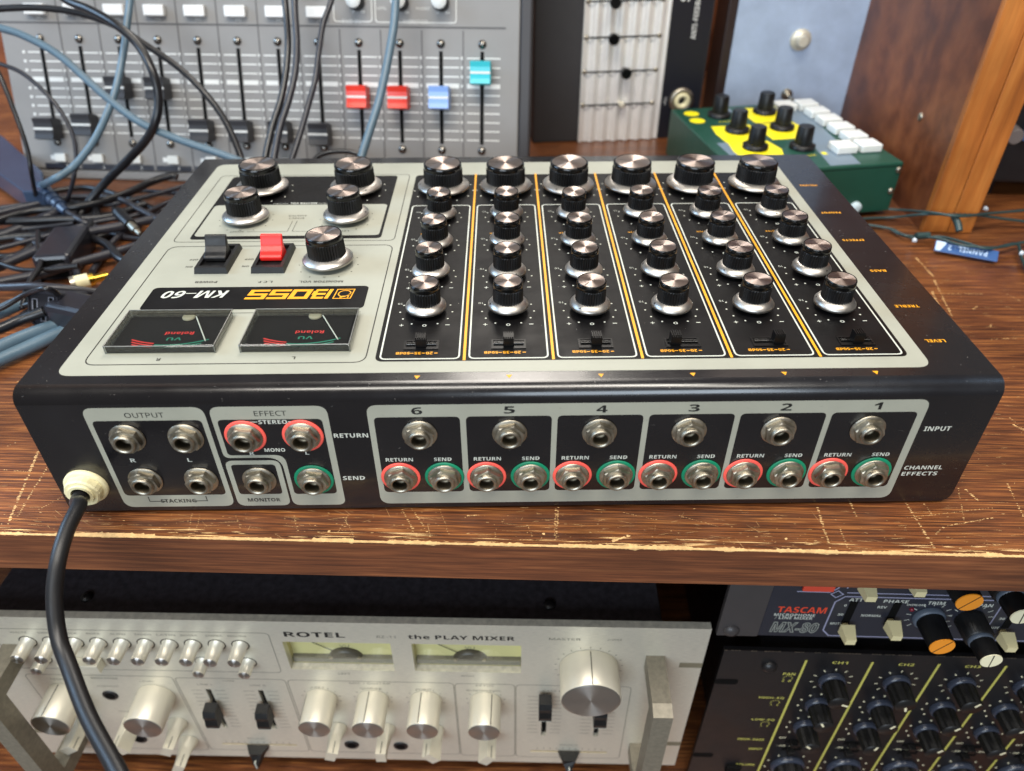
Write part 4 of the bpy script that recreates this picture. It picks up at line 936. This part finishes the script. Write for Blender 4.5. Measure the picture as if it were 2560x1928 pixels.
ORI = mat('tascam_red', (226, 74, 44), .5)
tt('TASCAM', 47, 27.4, 29, 5.4, ORI, bold=.015); tt('MICROPHONE', 43.8, 22.2, 24.5, 2.4, bold=.01); tt('/ LINE MIXER', 44, 19.2, 22.5, 2.4, bold=.01)
tt('MX-80', 46.5, 9.6, 29, 10, WHITEP, shear=.15, outline=.03)
lav = mat('lavender_line', (150, 150, 176), .5)
def poly_line(pts, wd, mt, parent, z, close=False, name='panel_line'):
    g = G(); n = len(pts); P = [Vector(p) for p in pts]
    L_, R_ = [], []
    for i in range(n):
        d0 = (P[i] - P[i - 1]) if (i or close) else (P[1] - P[0]); d1 = (P[(i + 1) % n] - P[i]) if (i < n - 1 or close) else d0
        d = (d0.normalized() + d1.normalized()).normalized(); k = wd / max(.4, abs(d.dot(d0.normalized())))
        L_.append((P[i].x - d.y * k, P[i].y + d.x * k, z)); R_.append((P[i].x + d.y * k, P[i].y - d.x * k, z))
    m_ = n if close else n - 1
    g.add(L_ + R_, [(n + i, n + (i + 1) % n, (i + 1) % n, i) for i in range(m_)]); return obj(name, g, mt, parent)
poly_line([(483, 1.4), (69, 2.2), (64.4, 7.6), (64.4, 36), (69, 41.4), (483, 41)], .45, lav, ta, .06)
poly_line([(40, 45), (59, 45), (63, 49), (63, 88)], .45, lav, ta, .06); poly_line([(69, 45), (483, 44.6)], .4, lav, ta, .06); poly_line([(68, 88), (68, 49)], .4, lav, ta, .06)
poly_line([(60, 43.4), (63.6, 46.6), (67.2, 43.4), (63.6, 40.2)], .35, lav, ta, .08, True)
obj('red_lens', G().bbox(42, 60, 47.5, 56, .1, 2, .4), mat('red_lens', (214, 74, 52), .3), ta)
capm = G()
capm.add([(-4.2, -3.4, 3.5), (4.2, -3.4, 3.5), (4.2, 4.2, 3.5), (-4.2, 4.2, 3.5), (-2.9, -2.8, 12.5), (2.9, -2.8, 12.5), (2.9, 1.6, 12.5), (-2.9, 1.6, 12.5)], [(4, 5, 6, 7), (0, 1, 5, 4), (1, 2, 6, 5), (2, 3, 7, 6), (3, 0, 4, 7), (3, 2, 1, 0)])
capm.box(-1.5, 1.5, -1.5, 1.5, -2, 5); capm = capm.mesh('toggle_cap', IVORY)
slt = G().box(-2.3, 2.3, -11, 11, .05, .3).mesh('switch_slot', DARK)
def tknob(parent, x, y, h, r, capmt, lower=None, a=15):
    g = G()
    if lower: g.lathe([(lower, .2), (lower * .97, h * .5), (r * 1.08, h * .52)], 48, flute=((0, 1), .06), cap1=False).lathe([(r * 1.1, h * .52), (r * 1.12, h * .58), (r * 1.02, h * .6)], 32, mi=1, cap1=False)
    else: g.lathe([(r * 1.22, .2), (r * 1.22, 2.6), (r * 1.1, 3.4), (r * 1.05, 3.5)], 32, mi=1, cap1=False)
    g.lathe([(r * 1.05, h * .6 if lower else 3.4), (r * .96, h)], 48, flute=((0, 1), .07), cap1=False)
    o = obj('control_knob', g, [KNOBB, mat('blue_collar', (84, 94, 108), .4)], parent, T(x, y, 0, R(a)))
    c = obj('knob_cap', G().lathe([(r * .94, h - .1), (r * .92, h + .5), (.2, h + .55)], 32, smooth=False), capmt, o); obj('index_line', G().box(-.3, .3, -r * .9, r * .9, h + .56, h + .62), BLACKI, o)
OFFW = mat('offwhite_cap', (236, 230, 196), .4)
for row in (0, 1):
    dy = row * 42.0
    for c in range(4):
        dx = c * 95.5
        if row and c > 2: continue
        for xx, yy in ((75.5, 14.5 if c == 0 or row else 11.5), (101, 20)):
            so = link('switch_slot', slt, ta, T(xx + dx, 26 + dy, 0)); link('toggle_cap', capm, so, T(0, yy - 26, 0))
        tknob(ta, 122.5 + dx, 24 + dy, 20, 7.6, ORANGEK if c % 2 == 0 else OFFW, None, -35)
        tknob(ta, 146.8 + dx, 23.6 + dy, 28, 6.4, OFFW, 8.6, 5)
        ticks(122.5 + dx, 24 + dy, 10.6, 11, 3, WHITEP, ta); ticks(146.8 + dx, 23.6 + dy, 10.8, 11, 3, WHITEP, ta)
        if row == 0:
            tt('ATT', 76 + dx, 38.6, 8, 2.6, bold=.01); tt('PHASE', 99.4 + dx, 38, 14.5, 2.7, bold=.01); tt('TRIM', 123 + dx, 37.4, 10, 2.7, bold=.01); tt('PAN', 152 + dx, 36.4, 8, 2.7, bold=.01); tt('OVERLOAD', 112 + dx, 35.2, 11, 1.6)
            tt('0', 71.2 + dx, 33, 1.5, 2); tt('30', 70.6 + dx, 24, 3.5, 2); tt('MUTE', 68.8 + dx if c else 70.4, 14.8, 7, 2); tt('REV', 93 + dx, 32.2, 5.5, 2); tt('NORMAL', 89 + dx, 23.7, 12, 2)
            obj('clip_lamp', G().lathe([(1.5, .1), (1.3, 1.2), (.3, 1.6)], 14, 110.5 + dx, 31.2), mat('lamp_red', (120, 20, 40), .25), ta)
            poly_line([(148.2 + dx + 13, 2.4), (157 + dx + 4, 36), (160 + dx, 40)], .35, lav, ta, .06)

# ================================================================== black rack mixer below it (origin at the panel's top left)
BM = frame((.1351, .017, -.152), -2.7)
bk = thing('black_rack_mixer', 'black rack mixer with yellow channel lines and fluted black knobs', 'mixer', BM)
obj('front_panel', G().plate(0, 483, -178, 0, -3, 0, [(-.001, 0, -40, -33)][:0]), RACKB, bk)
obj('case', G().bbox(26, 458, -176, -4, -250, -3.2, 1), RACKB, bk)
g = G(); x = 0.0
while x < 300:
    if nz(x, .12, 31.) > -.05: g.box(x, x + 1.8, -.35 - .4 * abs(nz(x, .5, 3.)), .03, -.2, .05)
    x += 2.1
o = obj('edge_wear', g, NICK, bk); o['kind'] = 'stuff'
for y in (-36.5, -137.4): obj('rack_slot', G().prism(rr(-.3, 15, y - 3.2, y + 3.2, 2.6), .02, .1), DARK, bk)
obj('panel_screw', G().lathe([(5, .1), (4.6, 1.8), (2.2, 2.8)], 20, 31.6, -17), RACKB, bk)
obj('panel_screw', G().bbox(27, 38, -160, -150, .1, 3, .6), DARK, bk)
def bt(s, cx, cy, wd, ht, mt=YELL, **k): k.setdefault('bold', .02); return text(s, cx, cy, wd, ht, mt, bk, z=.1, **k)
for s, x, y, wd in (('PAN', 46.3, -25.2, 8), ('HIGH-EQ', 41, -55, 17), ('LOW-EQ', 41.2, -84, 16), ('HIGH-PASS', 38, -111.8, 19), ('INPUT', 44, -125.6, 10), ('VOLUME', 41.2, -150, 14)): bt(s, x, y, wd, 2.9)
for s, x, y in (('L  R', 46.5, -33.6), ('-  +', 44.6, -64), ('-  +', 43.6, -92.6)):
    bt(s, x, y, 6, 1.8); ticks(x, y + 3.2, 2.6, 9, .6, YELL, bk, .1, -130, 130, 'arc_mark', .45)
for i in range(6): obj('channel_line', G().box(-.75, .75, -172, -8.8, .05, .25), YELL, bk, T(53.6 + 42 * i, 0, 0, R(-.35)))
col3 = mat('collar_blue_sheen', (48, 54, 68), .24)  # bluish colour stands in for the window's reflection on black collars
def bknob(x, y, r, h, a):
    g = G().lathe([(r * 1.33, .2), (r * 1.33, 2.2), (r * 1.22, 3.6), (r * 1.1, 3.7)], 36, mi=1, cap1=False).lathe([(r * 1.13, 3.7), (r * 1.04, h - .6)], 22, flute=((0, 1), .11), cap1=False, smooth=False).lathe([(r * 1.04, h - .6), (r * .98, h), (.2, h)], 22)
    o = obj('control_knob', g, [KNOBB, col3], bk, T(x, y, 0, R(a))); obj('index_mark', G().box(-.7, .7, r * .3, r * .95, h + .02, h + .15), OFFW, o)
for i in range(5):
    dx = 42 * i
    bknob(75 + dx, -31, 6.6, 17, (-110, 195, -30, 180, 180)[i]); bknob(73 + dx, -61, 6.4, 17, (30, -30, -35, -40, 180)[i]); bknob(71.8 + dx, -90.6, 6.4, 17, (45, -12, -40, -40, 180)[i]); bknob(72.2 + dx, -148.5, 9.6, 18, 180)
    ticks(75 + dx, -31, 11.4, 9, 2.2, OFFW, bk, wd=.35); bt('CH%d' % (i + 1), 75.4 + dx, -10.6, 10, 2.8)
    g = G()
    for (cx_, cy_, rr_) in ((73, -61, 12.5), (71.8, -90.6, 12.5), (72.2, -148.5, 16.5)):
        for k in range(9):
            t = R(90 + 135 - k * 33.75); g.lathe([(.75, .05), (.75, .15)], 8, cx_ + dx + rr_ * math.cos(t), cy_ + rr_ * math.sin(t))
    o = obj('scale_dots', g, OFFW, bk); o['kind'] = 'stuff'
    bt('OFF', 60 + dx, -108, 5, 2, OFFW); bt('40', 73 + dx, -106, 4, 2, OFFW); bt('-20  -40  -50', 70 + dx, -119.5, 24, 1.9, OFFW)
    for y in (-112.6, -123.5): so = obj('slide_switch', G().box(63 + dx, 77 + dx, y - 2.2, y + 2.2, .05, .3), DARK, bk); obj('slider', G().bbox(66 + dx, 71 + dx, y - 2, y + 2, .3, 4.5, .4), KNOBB, so)

# ================================================================== equipment beyond the divider
XM = Matrix.Translation((.405, .36, 0)) @ Matrix.Rotation(R(-6), 4, 'Z')
xb = thing('black_amplifier', 'black amplifier case with a blue grey front strip, beyond the wooden divider', 'amplifier', XM)
obj('case', G().bbox(0, 260, 0, 200, 14, 190, 3), RACKB, xb)
obj('front_strip', G().bbox(22, 255, -6, 0, 52, 84, 1.5), mat('amp_blue', (72, 96, 140), .3), xb)
obj('knob', G().lathe([(7, 0), (6.4, 12), (5.6, 13)], 20), mat('amp_knob', (110, 100, 96), .4), xb, Matrix(((1, 0, 0, .012), (0, 0, -1, 0), (0, 1, 0, .058), (0, 0, 0, 1))))
for x, y in ((16, 16), (244, 16)): obj('foot', G().lathe([(9, 0), (9, 14)], 16, x, y), RUBBER, xb)

# ================================================================== loose cables and plugs
def cable(name, label, pts, r, mt, cat='cable', group=None, n=12):
    P = [pix(*p[:2], depth=p[2]) if len(p) == 3 else pix(p[0], p[1], z=p[3]) for p in pts]
    o = obj(name, G().tube([p * 1000 for p in catmull(P, 10)], r, n), mt)
    return tag(o, label, cat, group)
Zs = None
cable('cable', 'thick black cable arching over the left end of the grey console', [(120, -40, 0.570), (170, 2, 0.570), (225, 25, 0.565), (290, 62, 0.560), (345, 112, 0.560), (380, 175, 0.560), (396, 240, 0.565), (390, 300, 0.570), (365, 350, 0.580), (318, 402, 0.594), (262, 458, 0.608), (214, 516, 0.613), (190, 560, None, .004)], 3.3, CABK)
cable('cable', 'glossy black cable curving down across the console to the black mixer', [(-60, 30, 0.589), (0, 22, 0.589), (100, 20, 0.589), (200, 34, 0.589), (290, 66, 0.589), (370, 116, 0.589), (450, 172, 0.589), (520, 242, 0.589), (568, 312, 0.594), (602, 392, 0.598), (615, 440, 0.598)], 2.6, CABK)
cable('cable', 'blue grey cable running diagonally over the console faders', [(-60, 50, 0.578), (0, 70, 0.578), (60, 90, 0.578), (150, 140, 0.578), (260, 238, 0.578), (350, 306, 0.578), (450, 350, 0.578), (560, 388, 0.578), (640, 420, 0.578)], 3.0, CABB)
cable('cable', 'pale blue cable hanging vertically in front of the console', [(327, -40, 0.582), (325, 0, 0.582), (318, 60, 0.582), (309, 130, 0.582), (290, 222, 0.580), (265, 292, 0.578), (230, 360, 0.577), (180, 420, 0.575), (128, 452, 0.575), (90, 470, None, .004)], 2.8, CABB)
cable('cable', 'thin dark cable dropping past the console corner', [(-40, 150, 0.589), (0, 160, 0.589), (60, 186, 0.589), (130, 250, 0.589), (175, 320, 0.594), (190, 385, 0.598), (183, 450, 0.603), (160, 530, None, .003)], 1.7, CABG)
cable('cable', 'thin blue black cable at the console end', [(-30, 140, 0.570), (0, 190, 0.570), (38, 285, 0.575), (68, 372, 0.580), (80, 440, 0.589), (95, 520, None, .003)], 1.7, CABK)
cable('cable', 'black cable of a pair hanging at the console middle, nearer the red faders', [(735, -40, 0.592), (738, 40, 0.592), (742, 110, 0.591), (738, 180, 0.589), (722, 250, 0.587), (700, 320, 0.585), (686, 392, 0.584), (678, 450, 0.582)], 2.7, CABG)
cable('cable', 'black cable of a pair hanging at the console middle, nearer the black faders', [(708, -40, 0.594), (716, 40, 0.594), (720, 110, 0.592), (715, 180, 0.591), (702, 250, 0.589), (680, 320, 0.587), (664, 392, 0.585), (655, 450, 0.584)], 2.7, CABK)
cable('cable', 'dark cable slanting down beside the first red fader', [(838, -40, 0.596), (826, 10, 0.596), (808, 60, 0.596), (797, 130, 0.594), (788, 200, 0.592), (772, 260, 0.592), (752, 330, 0.591), (732, 392, 0.589), (716, 440, 0.589)], 2.3, CABG)
cable('cable', 'grey green cable hanging between the two red faders', [(990, -40, 0.589), (989, 10, 0.589), (984, 70, 0.589), (968, 160, 0.589), (948, 250, 0.587), (925, 325, 0.585), (904, 392, 0.584), (890, 440, 0.582)], 3.3, CABB)
cable('cable', 'small black loop of cable behind the master volume knob', [(770, 420, 0.598), (800, 388, 0.598), (850, 378, 0.598), (895, 386, 0.598), (930, 420, 0.598)], 2.0, CABK)
ZC = .006
cable('cable', 'long dark cable lying across the shelf towards the mixer corner', [(-80, 700, None, .012), (0, 666, None, .012), (100, 622, None, .014), (200, 586, None, .014), (300, 566, None, .012), (395, 546, None, .010), (470, 528, None, .006)], 3.6, CABG)
cable('cable', 'dark grey cable running under the mixer side near the gold plug', [(-80, 728, None, .014), (0, 706, None, .014), (90, 688, None, .012), (200, 656, None, .010), (300, 628, None, .008), (350, 612, None, .006), (420, 590, None, .005)], 3.4, CABG)
cable('cable', 'grey cable passing over the socket connector', [(-80, 712, None, .016), (0, 718, None, .016), (80, 716, None, .02), (160, 722, None, .018), (245, 732, None, .010), (300, 740, None, .005)], 2.9, CABG)
cable('cable', 'thin grey cable looping on the bare wood', [(470, 486, None, .004), (440, 483, None, .004), (360, 478, None, .004), (312, 488, None, .004), (286, 512, None, .004), (292, 540, None, .004), (325, 556, None, .004), (420, 520, None, .004), (470, 500, None, .004)], 1.9, CABG)
cable('cable', 'blue grey cable along the shelf, upper of two beside the mixer front', [(-80, 905, None, .011), (0, 868, None, .011), (70, 838, None, .010), (150, 810, None, .008), (230, 780, None, .006)], 4.2, CABB)
cable('cable', 'blue grey cable along the shelf, lower of two beside the mixer front', [(-80, 935, None, .006), (0, 898, None, .006), (70, 868, None, .006), (150, 832, None, .006), (230, 800, None, .005)], 4.2, CABB)
cable('cable', 'teal cable behind the socket connector', [(-60, 800, None, .012), (0, 780, None, .012), (50, 758, None, .012), (120, 738, None, .012)], 4.6, CABB)
cable('cable', 'black cord ending in the socket connector', [(-80, 850, None, .012), (0, 822, None, .013), (50, 800, None, .015), (88, 786, None, .017), (110, 778, None, .018)], 3.4, CABK)
cable('cable', 'thin black cord bent over the socket connector', [(-60, 790, None, .016), (0, 772, None, .018), (60, 738, None, .026), (105, 722, None, .034), (130, 726, None, .032), (150, 742, None, .024)], 1.8, CABK)
for k, (p, r, mt, lb) in enumerate([([(-50, 600, None, .006), (0, 590, None, .006), (70, 562, None, .008), (135, 535, None, .012), (200, 500, None, .006)], 4.2, CABG, 'dark cable crossing under the blue lit adapter'), ([(-50, 520, None, .004), (60, 560, None, .004), (110, 640, None, .004), (90, 700, None, .004)], 3.4, CABK, 'black cable coiled beneath the adapter'), ([(60, 500, None, .003), (160, 540, None, .003), (240, 570, None, .003), (320, 590, None, .003)], 2.8, CABK, 'black cable from the adapter strain relief'), ([(120, 480, None, .004), (220, 470, None, .004), (330, 500, None, .004), (400, 530, None, .004)], 2.6, CABK, 'black cable along the foot of the console'), ([(-60, 640, None, .004), (40, 640, None, .004), (100, 600, None, .004), (160, 560, None, .004), (260, 500, None, .004)], 3.0, CABK, 'black cable tangled behind the rubber plug'), ([(230, 680, None, .004), (270, 620, None, .004), (310, 580, None, .006), (350, 560, None, .004)], 2.4, CABG, 'grey cable beside the small jack plug'), ([(20, 470, None, .004), (100, 510, None, .004), (180, 600, None, .004), (200, 660, None, .004)], 3.2, CABK, 'black cable under the rubber plug')]):
    cable('cable', lb, p, r, mt)
rs = random.Random(11)
for k in range(13):
    x, y = rs.uniform(-.48, -.30), rs.uniform(.20, .36); an = rs.uniform(0, 6.28); P = []
    for j in range(7):
        P.append(Vector((x, y, .003 + .004 * rs.random() + .0035 * (k % 4)))); an += rs.uniform(-.75, .75); x += .038 * math.cos(an); y += .030 * math.sin(an)
        lim = -.232 - .0; x = min(x, lim); y = max(.17, min(.385, y)); x = max(-.6, x)
    o = obj('tangled_cable', G().tube([p * 1000 for p in catmull(P, 8)], rs.choice([1.9, 2.6, 3.2]), 10), rs.choice([CABK, CABK, CABG]))
    tag(o, 'dark cable lying in the loose tangle left of the black mixer', 'cable', 'cables tangled left of the mixer')
# in-line adapter; the window's blue reflection is put into its plastic colour
def solid(name, pts_top, z0, z1, mt, bev=.0012):
    P = [pix(x, y, z=z1) * 1000 for x, y in pts_top]
    g = G().prism([(p.x, p.y) for p in P], z0 * 1000, z1 * 1000, bottom=True)
    me = g.mesh(name, mt); bm = bmesh.new(); bm.from_mesh(me); bmesh.ops.recalc_face_normals(bm, faces=bm.faces[:]); bmesh.ops.bevel(bm, geom=bm.edges[:], offset=bev, segments=2, profile=.5, affect='EDGES'); bm.to_mesh(me); bm.free()
    return me
ad = thing('power_adapter', 'blue lit plastic power adapter with tapered strain relief among the cables', 'adapter', Matrix.Translation(pix(60, 440, z=.02)))
iM = ad.matrix_world.inverted()
ADP = mat('adapter_plastic', (52, 66, 88), .26, var=.1)
link('body', solid('body', [(-60, 300), (10, 342), (106, 428), (112, 478), (56, 478), (-10, 430), (-60, 396)], .006, .024, ADP), ad, iM)
sr = [pix(x, y, z=z_) * 1000 for x, y, z_ in ((104, 470, .020), (128, 495, .018), (150, 515, .016), (166, 530, .014))]
obj('strain_relief', G().tube(sr, [6.5, 5.6, 4.8, 3.2], 14), ADP, ad, iM)
for k in range(3):
    c = sr[1].lerp(sr[2], k / 2.0); d = (sr[2] - sr[1]).normalized(); obj('relief_rib', G().tube([c, c + d * 1.6], 6.4 - k * .4, 14), ADP, ad, iM)
obj('adapter_cord', G().tube([p * 1000 for p in catmull([pix(x, y, z=z_) for x, y, z_ in ((162, 526, .014), (200, 550, .013), (240, 568, .008), (300, 590, .004), (380, 600, .003))], 8)], 2.3, 12), CABG, ad, iM)
# moulded three-slot mains socket
o_ = pix(108, 768, z=.019)
sk = thing('mains_connector', 'black moulded mains socket connector with three slots, beside the mixer', 'connector', Matrix.Translation(o_) @ Matrix.Rotation(R(-12), 4, 'Z') @ Matrix.Rotation(R(62), 4, 'X'))
CONB = mat('connector_black', (34, 34, 40), .28, var=.1)
obj('body', G().prism(rpoly([(-11, -9), (-6, -13), (7, -13), (12, -8), (12, 10), (-11, 10)], [3, 3, 3, 3, 3, 3], 4), -26, 0, bottom=True), CONB, sk)
obj('face_rim', G().ring(rpoly([(-10.6, -8.6), (-5.8, -12.4), (6.8, -12.4), (11.4, -7.6), (11.4, 9.4), (-10.6, 9.4)], 3, 4), rpoly([(-9.6, -8), (-5.2, -11.4), (6.2, -11.4), (10.4, -7), (10.4, 8.4), (-9.6, 8.4)], 2.6, 4), .05, .8), CONB, sk)
for x, y in ((-5.6, 1), (6.2, 3), (.4, -5.2)):
    s_ = obj('slot_hole', G().box(x - 1.3, x + 1.3, y - 3.4, y + 3.4, .05, .25), DARK, sk); obj('slot_rim', G().ring([(x - 2, y - 4), (x + 2, y - 4), (x + 2, y + 4), (x - 2, y + 4)], [(x - 1.4, y - 3.5), (x + 1.4, y - 3.5), (x + 1.4, y + 3.5), (x - 1.4, y + 3.5)], .05, .6), mat('slot_rim', (120, 122, 132), .35), s_)
bx = thing('rubber_plug', 'black rubber plug block lying beside the mains connector and mixer edge', 'plug', Matrix.Translation(pix(170, 790, z=.012)) @ Matrix.Rotation(R(-20), 4, 'Z'))
obj('body', G().bbox(-9, 26, -9, 14, -11, 12, 4), CONB, bx); obj('collar', G().bbox(26, 31, -7, 12, -9, 10, 2), CONB, bx)
p2 = thing('plug_housing', 'black square plug housing with an open end under the dark cables', 'plug', Matrix.Translation(pix(150, 640, z=.011)) @ Matrix.Rotation(R(8), 4, 'Z'))
obj('body', G().bbox(-12, 14, -18, 34, -11, 9, 3), CONB, p2); obj('opening', G().prism(rr(-8, 10, -8, 6, 2.5), -18.5, -18.1), DARK, p2, Matrix(((1, 0, 0, 0), (0, 0, 1, 0), (0, 1, 0, 0), (0, 0, 0, 1))))
obj('pin', G().tube([(1, -19, 0), (1, -25, 0)], 1.6, 10), NICK, p2)
ga = pix(178, 712, z=.009); gb_ = pix(250, 694, z=.009); d = (gb_ - ga).normalized()
pg = thing('gold_jack_plug', 'jack plug with cream sleeve and gold tip poking under the mixer', 'plug', Matrix.Translation(ga)); iG = pg.matrix_world.inverted(); L0 = (gb_ - ga).length * 1000
def seg_(nm, t0, t1, r0, r1, mt): obj(nm, G().tube([ga * 1000 + d * L0 * t0, ga * 1000 + d * L0 * t1], [r0, r1], 18), mt, pg, iG)
seg_('collar', 0, .16, 5.4, 5.6, NICK); seg_('sleeve', .161, .62, 5.4, 5.2, CREAM); seg_('gold_body', .621, .8, 5.0, 4.6, GOLD); seg_('gold_tip', .801, 1.3, 3.1, 3.0, GOLD)
ga = pix(336, 572, z=.012); gb_ = pix(352, 588, z=.010); d = (gb_ - ga).normalized(); L0 = (gb_ - ga).length * 1000
pg = thing('small_jack_plug', 'small silver jack plug tip against the mixer edge', 'plug', Matrix.Translation(ga)); iG = pg.matrix_world.inverted()
seg_('sleeve', -.6, .35, 3.4, 3.4, NICK); seg_('tip', .36, .9, 2.4, 1.6, NICK); seg_('body', -2.6, -.61, 4.6, 4.6, CABK)

# fairy-light wire and tag on the right
wr = thing('fairy_light_string', 'dark green fairy light wire twisted along the shelf past the divider', 'string lights', Matrix.Translation(pix(2300, 540, z=.004))); iW = wr.matrix_world.inverted()
def wire(pts, r=1.1, nm='wire'):
    return obj(nm, G().tube([p * 1000 for p in catmull([pix(x, y, z=z_) for x, y, z_ in pts], 10)], r, 8), WIREG, wr, iW)
wire([(2080, 512, .004), (2150, 520, .004), (2250, 525, .006), (2330, 532, .02), (2400, 541, .022), (2470, 534, .016), (2560, 526, .012), (2640, 516, .01)])
wire([(2080, 556, .004), (2170, 546, .003), (2240, 543, .004), (2310, 536, .016), (2380, 537, .02), (2440, 538, .016), (2500, 546, .01), (2570, 555, .006), (2640, 566, .004)])
wire([(2080, 556, .003), (2150, 560, .003), (2225, 572, .003), (2260, 588, .004), (2300, 592, .004), (2345, 596, .008), (2400, 612, .01), (2450, 618, .01), (2500, 618, .008), (2560, 606, .006), (2640, 598, .004)])
wire([(2225, 572, .003), (2250, 586, .003), (2290, 596, .003), (2350, 592, .006), (2410, 606, .01), (2470, 622, .01), (2540, 610, .006), (2552, 640, .004), (2575, 690, .003), (2620, 740, .003)])
for (a0, a1) in (((2385, 541, .02), (2398, 578, .012)), ((2290, 590, .006), (2322, 588, .006))):
    obj('bulb_holder', G().tube([p * 1000 for p in catmull([pix(a0[0], a0[1], z=a0[2]), pix((a0[0] + a1[0]) / 2 + 3, (a0[1] + a1[1]) / 2, z=(a0[2] + a1[2]) / 2), pix(a1[0], a1[1], z=a1[2])], 6)], 2.6, 10), WIREG, wr, iW)
for p in ((2284, 600, .006), (2462, 521, .012), (2552, 632, .006)): obj('bulb', G().tube([pix(p[0], p[1], z=p[2]) * 1000, pix(p[0] + 7, p[1] + 3, z=p[2]) * 1000], [2.0, 1.2], 10), mat('bulb_clear', (206, 216, 226), .12), wr, iW)
ta0 = pix(2338, 612, z=.006); tb0 = pix(2496, 640, z=.006)
an = math.atan2((tb0 - ta0).y, (tb0 - ta0).x); Lt = (tb0 - ta0).length * 1000
tg = thing('cable_tag', 'narrow blue plastic cable tag with pale lettering, on the fairy light wire', 'tag', Matrix.Translation(ta0) @ Matrix.Rotation(an, 4, 'Z') @ Matrix.Rotation(R(28), 4, 'X'))
obj('strip', G().bbox(0, Lt, -5.2, 4.6, -1.2, 0, .5), TAGB, tg)
obj('pale_end', G().add([(.6, -4.6, .06), (4, -4.6, .06), (8, 4, .06), (.6, 4, .06)], [(0, 1, 2, 3)]), TAGW, tg)
text('PANNEL : 2', Lt * .52, -.2, Lt * .62, 5.0, TAGW, tg, z=.08, rot=PI, bold=.03)
